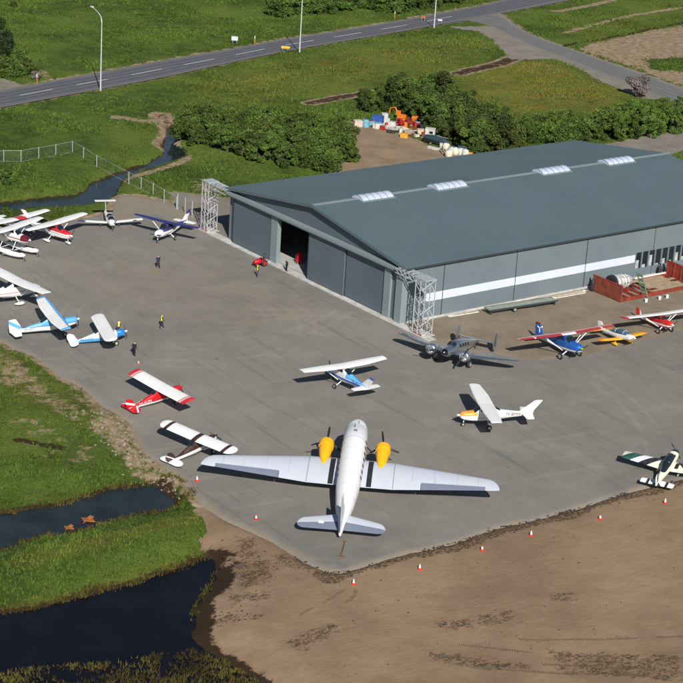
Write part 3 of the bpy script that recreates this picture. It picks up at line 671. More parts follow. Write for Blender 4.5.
def ring_pts(st, K=24, off=0.0):
    x, zb, zt, hwid, n = st; zm, hz = (zb + zt) / 2, (zt - zb) / 2; r = []
    for k in range(K):
        t = 2 * math.pi * k / K; c, s = math.cos(t), math.sin(t)
        r.append((x, (hwid + off) * math.copysign(abs(c) ** (2 / n), c), zm + (hz + off) * math.copysign(abs(s) ** (2 / n), s)))
    return r
def body(name, sts, mat, parent, K=24): return MB().loft([ring_pts(s, K) for s in sts]).build(name, mat, parent, True, 50)
def st_at(sts, x):
    for a, b in zip(sts[:-1], sts[1:]):
        if b[0] <= x <= a[0]:
            t = (a[0] - x) / max(a[0] - b[0], 1e-9); return tuple(p + (q - p) * t for p, q in zip(a, b))
    return sts[0] if x > sts[0][0] else sts[-1]
def patch(name, sts, x0, x1, t0, t1, mat, parent, off=0.014, nx=5, nth=6, slant=0.0):
    vs = []
    xs = sorted(set([x0 + (x1 - x0) * i / nx for i in range(nx + 1)] + [s[0] for s in sts if min(x0, x1) < s[0] < max(x0, x1)]))
    for x in xs:
        for j in range(nth + 1):
            th = rad(t0 + (t1 - t0) * j / nth); s = st_at(sts, x + slant * (j / nth - 0.5)); c, q = math.cos(th), math.sin(th)
            zm, hz = (s[1] + s[2]) / 2, (s[2] - s[1]) / 2
            vs.append((s[0], (s[3] + off) * math.copysign(abs(c) ** (2 / s[4]), c), zm + (hz + off) * math.copysign(abs(q) ** (2 / s[4]), q)))
    n = nth + 1; fs = [(i * n + j, i * n + j + 1, (i + 1) * n + j + 1, (i + 1) * n + j) for i in range(len(xs) - 1) for j in range(nth)]
    return MB().add(vs, fs).build(name, mat, parent, True, 60)
def wheel(c, r, wd, parent, name='wheel', hub=M_hub):
    o = MB().lathe([(r * .55, -wd * .5), (r * .86, -wd * .5), (r, -wd * .25), (r, wd * .25), (r * .86, wd * .5), (r * .55, wd * .5)], c, 'y', 18).build(name, M_rubber, parent, True, 40)
    MB().lathe([(r * .1, -wd * .56), (r * .54, -wd * .52), (r * .54, wd * .52), (r * .1, wd * .56)], c, 'y', 12).build('hub', hub, o, True)
    return o
def propeller(x, z, r, ang, parent, y=0.0, blades=2, spin=0.16, matb=M_black, mats=None, splen=0.35):
    p = MB().lathe([(spin * .98, 0), (spin, .06), (spin * .8, splen * .5), (spin * .35, splen * .88), (0.01, splen)], (x, y, z), 'x', 14).build('propeller', mats or M_metal, parent, True)
    for k in range(blades):
        a = ang + 2 * math.pi * k / blades; ey = Vector((0, math.cos(a), math.sin(a))); ex = Vector((1, 0, 0)); et = ey.cross(ex); o_ = Vector((x + 0.07, y, z)); rings = []
        for f, wch, tk, tw in ((0.05, .07, .05, 60), (0.25, .13, .035, 42), (0.6, .15, .022, 26), (0.9, .11, .014, 18), (1.0, .05, .01, 16)):
            cdir = et * math.cos(rad(tw)) + ex * math.sin(rad(tw)); n_ = ey.cross(cdir); q = o_ + ey * (r * f); s = r / 0.95
            rings.append([q + cdir * (wch * s / 2), q + n_ * (tk * s / 2), q - cdir * (wch * s / 2), q - n_ * (tk * s / 2)])
        MB().loft(rings).build('blade', matb, p, True)
    return p
def text(s, size, mat, parent, loc, rot, name='registration'):
    cu = bpy.data.curves.new(name, 'FONT'); cu.body = s; cu.size = size; cu.align_x = 'CENTER'; cu.align_y = 'CENTER'; cu.extrude = 0.003; cu.resolution_u = 2
    t = bpy.data.objects.new(name + '_c', cu); COL.objects.link(t)
    dg = bpy.context.evaluated_depsgraph_get(); me = bpy.data.meshes.new_from_object(t.evaluated_get(dg)); bpy.data.objects.remove(t)
    me.materials.clear(); me.materials.append(mat)
    o = bpy.data.objects.new(name, me); COL.objects.link(o); o.parent = parent; o.location = loc; o.rotation_euler = rot
    return o
def place(root, tipL, tipR, pxL, pxR, pitch=0.0, yaw=None, shift=(0, 0), rescale=True):
    """stand the aircraft so its wing tips meet the two sight lines; wheels stay on the ground"""
    def rot(p, k=1.0):
        x, y, z = [q * k for q in p]; return np.array([x * math.cos(pitch) - z * math.sin(pitch), y, x * math.sin(pitch) + z * math.cos(pitch)])
    k = 1.0
    for _ in range(4):
        L, R = rot(tipL, k), rot(tipR, k); PL, PR = G(*pxL, L[2]), G(*pxR, R[2])
        span = np.hypot(*(PL - PR)[:2])
        if rescale: k = float(np.clip(span / abs(tipL[1] - tipR[1]), 0.86, 1.12))
    d = PL - PR; yw = math.atan2(d[1], d[0]) - math.pi / 2 if yaw is None else yaw
    mid = (PL + PR) / 2; ml = (L + R) / 2
    root.rotation_euler = (0, -pitch, yw); root.scale = (k, k, k)
    root.location = (mid[0] - (ml[0] * math.cos(yw) - ml[1] * math.sin(yw)) + shift[0], mid[1] - (ml[0] * math.sin(yw) + ml[1] * math.cos(yw)) + shift[1], 0.005)
    return root

BODY = {
 'cessna': [(2.02, 1.05, 1.50, .22, 2.2), (1.92, .92, 1.60, .36, 2.4), (1.6, .80, 1.68, .48, 2.8), (0.95, .72, 1.74, .54, 3), (0.62, .70, 1.78, .55, 3), (0.0, .68, 2.34, .56, 3.4), (-1.35, .72, 2.40, .54, 3.2), (-1.75, .78, 2.24, .50, 2.8), (-2.35, .88, 1.92, .40, 2.6), (-4.0, 1.10, 1.74, .23, 2.4), (-5.6, 1.30, 1.66, .08, 2.2)],
 'cub': [(1.60, .95, 1.32, .20, 2.2), (1.5, .84, 1.42, .30, 2.4), (1.1, .70, 1.52, .40, 2.6), (0.55, .62, 1.56, .41, 2.8), (0.35, .60, 1.60, .41, 2.8), (-0.05, .60, 2.06, .40, 3), (-1.5, .66, 2.10, .38, 3), (-2.1, .74, 1.80, .34, 2.6), (-3.6, .98, 1.50, .20, 2.4), (-5.0, 1.18, 1.40, .05, 2.2)],
}
def high_wing(name, label, kind='cessna', span=10.9, fus=None, cowl=None, wingm=None, tail=None, gear='tri', reg=None, regm=None, tips=None, tip_style=None, vstrut=False, prop=0.6, pants=None, spinner=None, pitch=0.0, z_up=0.0, group=None, strutm=None, rud=None, yaw=None, shift=(0, 0), blades=2, fat=0.30, finsweep=1.0, ctrl=None, winglab=None, chord=1.0):
    root = empty(name); tag(root, label, 'aircraft', group)
    cub = kind == 'cub'
    gx = (-0.95 if not cub else 0) if gear == 'tri' else (0.12 if not cub else 0.22)
    if gear == 'float': gx = -0.6; z_up = 1.25
    sts = [(x - gx, zb + z_up, zt + z_up, h, n) for x, zb, zt, h, n in BODY[kind]]
    iw = 3 if not cub else 2
    body('fuselage', sts[iw:], fus, root); cw = body('cowling', sts[:iw + 1], cowl or fus, root)
    f0 = sts[0]; zc = (f0[1] + f0[2]) / 2
    # nose intakes and prop
    MB().box((f0[0] + .004, .16, zc), (.03, .14, .12)).build('air_intake', M_black, cw); MB().box((f0[0] + .004, -.16, zc), (.03, .14, .12)).build('air_intake', M_black, cw)
    propeller(f0[0] + .01, zc, 0.95, prop, root, spin=.15, mats=spinner or M_white, blades=blades)
    # glazing
    i0 = 4; xs0, xs1 = sts[i0][0], sts[i0 + 1][0]
    patch('windshield', sts, xs1 + .03, xs0 - .04, 38, 142, M_glass, root)
    for s in (0, 1):
        for a, b in (((xs1 - .08, xs1 - .72), (xs1 - .78, xs1 - 1.28)) if not cub else ((xs1 - .05, xs1 - .62), (xs1 - .68, xs1 - 1.25))):
            t0, t1 = (14, 40); patch('side_window', sts, b, a, t0 if not s else 180 - t0, t1 if not s else 180 - t1, M_glass, root)
    rw = sts[7]
    patch('rear_window', sts, sts[8][0] + .12 if not cub else rw[0] + .08, sts[6][0] - .06, 50, 130, M_glass, root)
    # wing
    zw = sts[6][2] + 0.06; half = span / 2; xle = 0.12 - gx if not cub else 0.05 - gx
    if cub: secs = [(0.0, xle, 1.62, zw, .125), (half, xle, 1.62, zw + .09, .115)]
    else: secs = [(0.0, xle, 1.63, zw, .125), (half * .48, xle, 1.63, zw + .08, .125), (half - .02, xle - .14, 1.16, zw + .17, .11), (half, xle - .2, 1.0, zw + .16, .06)]
    secs = [(a, b - (1 - chord) * .5, c * chord, d, e) for a, b, c, d, e in secs]
    if tip_style == 'round': secs = round_tip(secs, 0.85)
    wing_set(secs, root, wingm, ctrl, 0.76, (0.5, half * .48), (half * .485, half * .87))
    # struts
    for s in (-1, 1):
        a = (xle - .55, s * sts[5][3] * .96, sts[5][1] + .12); ys = s * half * .47; zz = lerp_sec(secs, abs(ys))[3] - .06
        MB().tube([a, (xle - .5, ys, zz)], .05, 6).build('wing_strut', strutm or M_white, root)
        if vstrut: MB().tube([(a[0] - .1, a[1], a[2]), (xle - 1.15, ys, zz)], .04, 6).build('wing_strut', strutm or M_white, root)
    # tail
    xt = sts[-1][0]; zt = sts[-1][2]
    if cub:
        fin = round_tip([(zt - .15, xt + .95, 1.15, 0, .06), (zt + 1.05, xt + .35, .85, 0, .05)], .6, .7)
        stb = round_tip([(0.02, xt + .95, 1.15, zt - .08, .06), (1.5, xt + .7, 1.0, zt - .08, .05)], .7, .6)
    else:
        fin = [(zt - .2, xt + 1.45, 1.75, 0, .07), (zt + .15, xt + 1.15, 1.45, 0, .08), (zt + 1.25, xt + .30 - .35 * finsweep + .35, .85, 0, .07), (zt + 1.32, xt + .12 - .35 * finsweep + .35, .62, 0, .05)]
        if finsweep > 0.5: fin = [(z, x - .45 * max(0, z - zt), c, y, t) for z, x, c, y, t in fin]
        stb = [(0.02, xt + 1.0, 1.25, zt - .16, .08), (1.62, xt + .78, .85, zt - .16, .07), (1.72, xt + .68, .65, zt - .16, .05)]
    tm = tail or fus
    surf('fin', fin, 0, .58, tm, root, vert=True, camber=0); surf('rudder', fin, .59, 1, rud or tm, root, vert=True, camber=0)
    for s in (-1, 1):
        surf('stabilizer', stb, 0, .58, tm if not winglab else wingm, root, s, camber=0); surf('elevator', stb, .59, 1, tm if not winglab else wingm, root, s, camber=0)
    # undercarriage
    if gear == 'float':
        for s in (-1, 1):
            fl = []
            for x, zb, zt_, h in ((3.1, .75, .92, .05), (2.9, .58, 1.0, .22), (2.2, .38, 1.06, .36), (1.0, .30, 1.06, .42), (-.3, .32, 1.02, .42), (-.35, .45, 1.02, .42), (-1.8, .62, .98, .30), (-3.1, .80, .94, .06)):
                fl.append((x, zb, zt_, h, 2.6))
            f = MB().loft([[(p[0], p[1] + s * 1.35, p[2]) for p in ring_pts(q, 16)] for q in fl]).build('float', M_white, root, True, 45)
            MB().box((1.6, s * 1.35, 1.075), (1.6, .34, .03)).build('deck_tread', M_black, f)
            for x in (.9, -1.2): MB().tube([(x, s * 1.35, 1.0), (x - .1, s * .5, z_up + .78)], .05, 6).build('float_strut', M_white, root)
            MB().tube([(2.75, s * 1.35, .7), (2.95, s * 1.35, .2)], .05, 6).build('bow_gear_leg', M_metal, f)
            wheel((2.98, s * 1.35, .17), .17, .12, root, 'bow_wheel'); wheel((-.5, s * 1.35, .3), .3, .2, root)
        MB().tube([(.9, -1.35, .98), (.9, 1.35, .98)], .045, 6).build('spreader_bar', M_white, root); MB().tube([(-1.2, -1.35, .98), (-1.2, 1.35, .98)], .045, 6).build('spreader_bar', M_white, root)
    else:
        track = 1.25 if not cub else 0.98; r = fat if not pants else .24
        for s in (-1, 1):
            MB().tube([(0.0, s * .42, z_up + .78), (0.0, s * track * .92, r + .02)], [.075, .05], 6, flat=.6).build('gear_leg', strutm or M_white, root)
            wheel((0, s * track, r), r, .2, root)
            if pants:
                pf = [(.55, .20, .30, .04, 2), (.42, .13, .42, .13, 2.2), (.1, .09, .50, .16, 2.2), (-.3, .14, .44, .12, 2.2), (-.7, .30, .36, .02, 2)]
                MB().loft([[(p[0], p[1] + s * track, p[2]) for p in ring_pts(q, 12)] for q in pf]).build('wheel_fairing', pants, root, True)
        if gear == 'tri':
            nx = sts[1][0] - .38
            MB().tube([(nx, 0, .9), (nx + .06, 0, .26)], .05, 6).build('nose_leg', strutm or M_white, root); wheel((nx + .06, 0, .22), .22, .15, root, 'nose_wheel')
            if pants:
                pf = [(.45, .18, .28, .04, 2), (.3, .10, .40, .11, 2.2), (.05, .08, .46, .13, 2.2), (-.5, .28, .34, .02, 2)]
                MB().loft([[(p[0] + nx + .06, p[1], p[2]) for p in ring_pts(q, 12)] for q in pf]).build('wheel_fairing', pants, root, True)
        else:
            tx = xt + .3; zt0 = -tx * math.tan(pitch)
            MB().tube([(tx + .15, 0, sts[-1][1] + .02), (tx, 0, zt0 + .14)], .035, 5).build('tail_leg', M_metal, root); wheel((tx, 0, zt0 + .11), .11, .07, root, 'tail_wheel')
    if reg:
        x = xt + 1.9; s = st_at(sts, x); zm = (s[1] + s[2]) / 2 + .06
        sl = math.atan2(st_at(sts, x + .7)[3] - st_at(sts, x - .7)[3], 1.4)
        text(reg, .46, regm or M_black, root, (x, s[3] + .045, zm), (rad(90), 0, rad(180) + sl)); text(reg, .46, regm or M_black, root, (x, -s[3] - .045, zm), (rad(90), 0, -sl))
    tp = secs[-1]
    if tips: place(root, (tp[1] - tp[2] * .5, half, tp[3]), (tp[1] - tp[2] * .5, -half, tp[3]), tips[0], tips[1], pitch, yaw, shift)
    root['z'] = 0.0; del root['z']
    return root

RED, DKRED, BLUE, LBLUE, NAVY, YEL, ORG, MAROON, BROWN, PURP = S(190, 22, 34), S(120, 20, 26), S(36, 96, 178), S(84, 160, 214), S(28, 34, 92), S(240, 172, 24), S(232, 150, 50), S(104, 22, 36), S(52, 22, 20), S(46, 44, 104)
M_red = paint('red paint', RED); M_yel = paint('yellow paint', YEL); M_wh2 = paint('aircraft white', WHITE)
GRP_L = 'aircraft parked on the left of the apron'
# --- super cub: white with dark brown trim
cubw = paint('cub wing white with brown bands', WHITE, [(BROWN, [(0, 1, 0, 3.9, 4.35)]), (BROWN, [(0, 1, 0, -1, .30)])])
cubf = paint('cub fuselage brown over white', WHITE, [(BROWN, [(0.06, 0, 1, 1.16, 9)])])
cubt = paint('cub tail brown fin', WHITE, [(BROWN, [(0, 1, 0, -1, .14), (0, 0, 1, 1.42, 9), (1, 0, 0.5, -9, -3.55)]), (WHITE, [(0, 1, 0, -1, .14), (.8, 0, 1, -2.35, -2.2)])])
high_wing('light_aircraft', 'white high wing taildragger with dark brown fuselage top and wing bands', 'cub', 10.7, cubf, paint('cub cowling', WHITE, [(BROWN, [(0, 0, 1, 1.3, 9)])]), cubw, cubt, 'tail', tips=((162.5, 421.5), (236, 452)), tip_style='round', vstrut=True, pitch=rad(11), prop=.2, spinner=plain('brown spinner', BROWN, .4), group=None, fat=.36)
# --- red and white with red wing tips
rw_ = paint('white wing with red ends', WHITE, [(RED, [(0, 1, 0, 4.15, 9)]), (WHITE, [(0, 1, 0, 4.3, 4.4)]), (WHITE, [(0, 1, 0, 4.5, 4.56)])])
rf_ = paint('red fuselage white belly', RED, [(WHITE, [(0.12, 0, 1, -9, .78)])])
rt_ = paint('red tail with white bands', RED, [(WHITE, [(.55, 0, 1, -1.1, -.85)]), (WHITE, [(1, .5, 0, -4.4, -4.2)])])
high_wing('light_aircraft', 'red high wing taildragger with white wings ending in red stripes', 'cub', 10.2, rf_, M_red, rw_, rt_, 'tail', 'TF-FUN', M_white, tips=((133.5, 371.5), (189, 401.6)), pitch=rad(11), prop=1.0, spinner=M_red, fat=.26)
# --- blue and white rounded-tip cub
bf_ = paint('white over blue fuselage', WHITE, [(LBLUE, [(0.10, 0, 1, -9, 1.02)]), (S(30, 120, 190), [(1, 0, 0, .35, 9)])])
high_wing('light_aircraft', 'white and light blue taildragger with rounded wing tips and round tail', 'cub', 9.6, bf_, paint('blue cowl', S(30, 120, 190), [(LBLUE, [(0, 0, 1, -9, 1.0)])]), M_wh2, paint('white blue tail', WHITE), 'tail', 'TF-KAO', plain('blue letters', BLUE), tips=((98.6, 314), (111, 341)), tip_style='round', vstrut=True, pitch=rad(11), prop=1.4, fat=.3, yaw=rad(19), strutm=plain('blue strut', LBLUE, .4))
# --- big blue and white taildragger
cbf = paint('blue white cessna', WHITE, [(LBLUE, [(0.09, 0, 1, 1.34, 2.1)]), (BLUE, [(0.09, 0, 1, 1.28, 1.36)])])
cbw = paint('white wing blue leading edge', WHITE, [(LBLUE, [(1, 0, 0, -.36, 9)]), (LBLUE, [(0, 1, 0, 5.2, 9)])])
high_wing('light_aircraft', 'light blue and white high wing taildragger with blue wing leading edge', 'cessna', 11.2, cbf, cbf, cbw, paint('cessna tail', WHITE, [(LBLUE, [(.75, 0, 1, -2.0, -1.5)])]), 'tail', 'TF-OII', plain('blue letters', BLUE), tips=((49.5, 297.5), (57.5, 330)), pitch=rad(9), prop=1.45, yaw=rad(24), finsweep=0, spinner=M_wh2, strutm=plain('blue strut', LBLUE, .4), winglab=True)
# --- white cessna at the edge
high_wing('light_aircraft', 'all white high wing aircraft with red pinstripe and faired wheels', 'cessna', 11.2, paint('white pin red', WHITE, [(RED, [(0.02, 0, 1, 1.28, 1.34)])]), M_wh2, M_wh2, None, 'tri', 'TF-EGD', plain('red letters', RED), tips=((-13, 264.5), (47.5, 293.5)), prop=.9, pants=M_wh2, yaw=rad(43.5))
# --- central blue/white
ccf = paint('blue band cessna', WHITE, [(BLUE, [(0.05, 0, 1, 1.05, 1.3)]), (S(84, 164, 224), [(1, 0, 0, -9, -.9), (0.04, 0, 1, 1.42, 9)])])
high_wing('light_aircraft', 'white high wing aircraft with blue cowling and blue rear fuselage alone on the apron', 'cessna', 10.9, ccf, paint('blue cowl top', S(84, 164, 224), [(WHITE, [(0, 0, 1, 1.18, 1.35)])]), M_wh2, paint('white tail blue tip', WHITE, [(BLUE, [(0, 0, 1, 2.72, 9)])]), 'tri', 'TF-FTG', plain('blue letters', BLUE), tips=((301.5, 371), (384.6, 357.5)), prop=1.4, yaw=rad(123.5), rud=None, finsweep=1.2)
# --- white/orange
high_wing('light_aircraft', 'white high wing aircraft with orange cowling top and swept fin', 'cessna', 10.9, paint('white orange fus', WHITE, [(ORG, [(1, 0, 0, 1.2, 9), (0, 0, 1, 1.4, 9)]), (NAVY, [(0, 0, 1, 1.12, 1.16)])]), paint('orange cowl top', WHITE, [(ORG, [(0, 0, 1, 1.33, 9)])]), M_wh2, paint('white tail', WHITE), 'tri', 'TF-BMW', plain('maroon letters', MAROON), tips=((493, 423), (477.5, 384.5)), prop=1.2, yaw=rad(-170), finsweep=1.3)
# --- blue, red winged, facing camera
bwf = paint('blue white nose', S(30, 90, 170), [(WHITE, [(0.05, 0, 1, .92, 1.12)])])
brw = paint('dark red wing with white', S(160, 48, 50), [(WHITE, [(0, 1, 0, -1, .9)]), (S(204, 150, 146), [(1, 0, 0, -1.1, -.4)]), (WHITE, [(0, 1, 0, 4.2, 4.4)])])
br = high_wing('light_aircraft', 'blue high wing taildragger with dark red wing and white struts beside the gravel', 'cessna', 12.0, bwf, bwf, brw, paint('blue fin red top', S(30, 90, 170), [(DKRED, [(0, 0, 1, 2.78, 9)]), (WHITE, [(0, 1, 0, .2, 9)])]), 'tail', tips=((613, 326), (517, 338.5)), pitch=rad(10), prop=.3, yaw=rad(-58), finsweep=0, fat=.36, vstrut=True, spinner=plain('green spinner', S(120, 170, 60), .4), strutm=M_wh2)
st_ = MB()
for a in range(3):
    an = rad(90 + 120 * a + 180); st_.box((-5.15 + .2 * math.cos(an), 0, 2.35 + .2 * math.sin(an)), (.45, .2, .09), 0, 0, -an)
st_.build('fin_emblem', M_white, br)
# --- red/white at the right frame edge
rwf = paint('red white cub', S(196, 40, 32), [(WHITE, [(0.05, 0, 1, .9, 1.12)])])
high_wing('light_aircraft', 'red nosed taildragger with white wings and white tail in front of the red steel rack', 'cub', 10.8, rwf, rwf, paint('white wing red end', WHITE, [(S(196, 40, 32), [(0, 1, 0, 5.0, 9)])]), paint('white red tail', WHITE, [(S(196, 40, 32), [(1, .6, 0, -9, -4.75)])]), 'tail', tips=((697, 309), (621.5, 317.5)), pitch=rad(11), prop=.5, yaw=rad(-60), fat=.36, vstrut=True)
# --- purple wing
ppf = paint('white purple fus', WHITE, [(PURP, [(-0.02, 0, 1, 1.42, 9)]), (S(40, 40, 60), [(0, 0, 1, .98, 1.04)])])
high_wing('light_aircraft', 'white high wing aircraft with purple wings beside the lattice tower', 'cessna', 10.4, ppf, paint('pp cowl', WHITE), paint('purple wing', PURP), paint('white purple tail', WHITE, [(PURP, [(0, 0, 1, 2.5, 9)])]), 'tri', tips=((201, 227), (133, 215)), prop=.1, yaw=rad(-117), chord=.68)
# --- red/white high wing in the left row
p8f = paint('red over white', WHITE, [(RED, [(0.05, 0, 1, 1.55, 9), (1, 0, 0, -.6, 9)]), (S(120, 20, 40), [(0.05, 0, 1, 1.3, 1.36)])])
high_wing('light_aircraft', 'white high wing aircraft with red cabin top and faired wheels by the grass verge', 'cessna', 11.0, p8f, p8f, M_wh2, paint('white red tail b', WHITE, [(RED, [(.7, 0, 1, -1.7, -1.2)])]), 'tri', tips=((87, 214), (23.5, 229.5)), prop=.8, pants=M_wh2, yaw=rad(-34))
# --- neighbour with red wing root
high_wing('light_aircraft', 'white winged aircraft with red wing centre and dark blue nose behind the floatplane', 'cessna', 10.6, paint('dark blue fus', WHITE, [(S(60, 74, 104), [(1, 0, 0, .2, 9)]), (S(120, 24, 30), [(0, 0, 1, -9, .9)])]), None, paint('white wing red root', WHITE, [(RED, [(0, 1, 0, -1, .75)])]), paint('white tail red band', WHITE, [(RED, [(0, 0, 1, 2.0, 2.3)])]), 'tri', tips=((46, 209.5), (-8, 225)), prop=.8, yaw=rad(-36))
# --- amphibious floatplane
flf = paint('white maroon stripe', WHITE, [(MAROON, [(0.02, 0, 1, 2.45, 2.58)])])
high_wing('floatplane', 'white floatplane with maroon nose standing on wheeled floats', 'cessna', 11.0, flf, paint('maroon cowl', MAROON, [(WHITE, [(0, 0, 1, -9, 2.3)])]), M_wh2, paint('float tail', WHITE, [(MAROON, [(.7, 0, 1, -.2, .2)])]), 'float', tips=((26.5, 216), (-32, 233)), prop=.4, yaw=rad(-30), blades=3, shift=(2.1, -0.4))

# ---- the big white twin with yellow cowlings
def nacelle(parent, y, x0, zc, r, matc, matn, length, prop_r, ang, blades, name='engine_cowling', face=None, spin=.2, droop=0.0):
    st = [(x0, r * .86), (x0 - .12, r), (x0 - .35 * r, r * 1.04), (x0 - 1.25 * r, r * 1.0)]
    c = MB().loft([[(x, y + q * math.cos(2 * math.pi * k / 20), zc + q * math.sin(2 * math.pi * k / 20)) for k in range(20)] for x, q in st]).build(name, matc, parent, True, 60)
    x1 = x0 - 1.25 * r
    nst = [(x1 + .04, r * .92, 0), (x1 - .2 * length, r * .88, -.02), (x1 - .5 * length, r * .66, -.06), (x1 - .8 * length, r * .34, -.10), (x1 - length, r * .05, -.14)]
    MB().loft([[(x, y + q * math.cos(2 * math.pi * k / 20), zc + d + droop * (x1 - x) + q * math.sin(2 * math.pi * k / 20)) for k in range(20)] for x, q, d in nst]).build('nacelle', matn, parent, True, 60)
    f = MB().lathe([(r * .80, x0 + .012), (r * .80, x0 - .02)], (0, y, zc), 'x', 18).build('engine_face', face or M_black, c)
    for k in range(9):
        a = 2 * math.pi * k / 9
        MB().tube([(x0 + .02, y + r * .32 * math.cos(a), zc + r * .32 * math.sin(a)), (x0 + .02, y + r * .74 * math.cos(a), zc + r * .74 * math.sin(a))], r * .10, 5).build('cylinder', M_metal, c)
    MB().lathe([(r * .3, x0), (r * .26, x0 + .18), (r * .12, x0 + .26)], (0, y, zc), 'x', 12).build('gear_case', M_metal, c, True)
    propeller(x0 + .2, zc, prop_r, ang, parent, y=y, blades=blades, spin=spin, splen=.3)
def strip_on(secs, y0, y1, c0, c1, mat, parent, name, off=.012, camber=.03):
    vs = []; ys = (y0, y1); n = 10
    for y in ys:
        q = lerp_sec(secs, abs(y))
        for i in range(n + 1):
            f = c0 + (c1 - c0) * i / n; vs.append((q[1] - f * q[2], y, q[3] + (naca(f, q[4]) + 4 * camber * f * (1 - f)) * q[2] + off))
    return MB().add(vs, [(i, i + 1, n + 2 + i, n + 1 + i) for i in range(n)]).build(name, mat, parent, True)

dc = empty('transport_aircraft'); tag(dc, 'big white twin engine propeller transport aircraft with yellow cowlings', 'aircraft')
M_dc = paint('transport white', (0.72, 0.72, 0.74)); M_dcgrey = paint('silver doped fabric', (0.16, 0.185, 0.245), rough=.45); M_dcwing = paint('transport wing light grey', (0.46, 0.49, 0.56), rough=.4)
dst = [(5.35, 2.72, 2.98, .12, 2), (5.15, 2.40, 3.28, .50, 2), (4.6, 2.08, 3.60, .86, 2), (3.7, 1.88, 3.86, 1.08, 2.1), (2.95, 1.80, 3.98, 1.13, 2.1), (2.5, 1.76, 4.42, 1.18, 2.15), (0, 1.70, 4.48, 1.22, 2.15), (-4, 1.72, 4.48, 1.22, 2.15), (-7.3, 1.95, 4.42, 1.12, 2.1), (-10.2, 2.42, 4.30, .86, 2), (-12.9, 3.02, 4.08, .46, 2), (-14.8, 3.45, 3.86, .12, 2)]
body('fuselage', dst, M_dc, dc, 32)
for t0, t1 in ((52, 86), (94, 128), (22, 48), (132, 158)): patch('windshield', dst, 2.56, 2.92, t0, t1, M_glass, dc, .02)
for i in range(7):
    for t0, t1 in ((8, 26), (172, 154)): patch('cabin_window', dst, .9 - i * 1.02 - .45, .9 - i * 1.02, t0, t1, M_glass, dc, .02, 2, 3)
patch('roof_hatch', dst, 1.2, 1.55, 82, 98, M_dcgrey, dc, .012, 2, 2); patch('door_line', dst, -7.4, -5.9, 2, 8, M_dcgrey, dc, .012, 2, 2)
patch('panel_joint', dst, .35, .39, 20, 160, M_dcgrey, dc, .012, 1, 10); MB().tube([(1.9, .1, 4.42), (1.8, .1, 4.95)], .03, 5).build('antenna_mast', M_black, dc); MB().tube([(3.4, -.2, 3.98), (3.3, -.2, 4.25)], .03, 5).build('antenna_mast', M_black, dc)
dw = round_tip([(0.9, -.35, 4.5, 2.05, .15), (4.2, -.40, 4.4, 2.05, .15), (14.5, -3.1, 1.6, 3.0, .10)], 1.5, .9)
for s in (-1, 1):
    w_ = surf('wing', dw, 0, .75, M_dcwing, dc, s); surf('flap', dw, .752, 1, M_dcwing, w_, s, 1.1, 6.9); surf('aileron', dw, .756, 1, M_dcgrey, w_, s, 6.95, 13.1); surf('wing_tip', dw, .749, 1, M_dcwing, w_, s, 13.12, 14.5)
    strip_on(dw, s * 1.62, s * 2.12, .10, .985, M_black, w_, 'walkway_strip'); strip_on(dw, s * 4.18, s * 4.24, .0, .985, M_dcgrey, w_, 'wing_joint')
    nacelle(dc, s * 2.83, 1.95, 2.30, .74, M_yel, M_yel, 3.5, 1.75, math.pi / 2 + s * .12, 3, droop=.05)
    for q in (-.18, .18): MB().tube([(-.25, s * 2.83 + q, 1.75), (0, s * 2.83 + q, .58)], .07, 6).build('gear_leg', M_metal, dc)
    wheel((0, s * 2.83, .57), .57, .32, dc)
    stb = round_tip([(0.15, -11.7, 2.55, 3.72, .09), (4.1, -12.95, 1.45, 3.78, .08)], .8, .6)
    surf('stabilizer', stb, 0, .52, M_dcwing, dc, s, camber=0); surf('elevator', stb, .53, 1, M_dcgrey, dc, s, camber=0)
MB().box((-13.37, 1.9, 3.83), (.32, .5, .05)).build('trim_tab', M_white, dc)
fin = [(3.95, -9.9, 5.0, 0, .06), (4.35, -11.0, 4.1, 0, .07), (5.0, -12.05, 3.2, 0, .08), (6.6, -12.9, 2.35, 0, .08), (7.3, -13.25, 1.85, 0, .07), (7.62, -13.6, 1.2, 0, .05)]
surf('fin', fin, 0, .50, M_dc, dc, vert=True, camber=0); surf('rudder', fin, .51, 1, M_dc, dc, vert=True, camber=0)
DP = rad(11.5); txw = -12.2
MB().tube([(txw + .3, 0, 2.95), (txw, 0, -txw * math.tan(DP) + .25)], .07, 6).build('tail_leg', M_metal, dc); wheel((txw, 0, -txw * math.tan(DP) + .23), .23, .15, dc, 'tail_wheel')
tp = dw[-1]; place(dc, (tp[1] - tp[2] * .5, 14.5, tp[3]), (tp[1] - tp[2] * .5, -14.5, tp[3]), (203, 458), (499.5, 487.5), DP, yaw=rad(86.5), shift=(-0.05, -0.9))
# tow bar lying behind its tail wheel
tb = empty('tow_bar'); tag(tb, 'thin brown tow bar lying on the apron behind the big white aircraft', 'tow bar')
a, b = G(345, 541, .12), G(341, 556, .1); M_rust = plain('rusty steel', S(120, 88, 48), .8, .2, .25)
MB().tube([a, b], .05, 6).build('shaft', M_rust, tb); e_ = (b - a) / np.linalg.norm(b - a); n_ = np.array([-e_[1], e_[0], 0])
MB().tube([b - n_ * .35, b + n_ * .35], .045, 6).build('handle', M_rust, tb); MB().tube([a - n_ * .2, a + n_ * .2], .05, 6).build('fork', M_rust, tb)

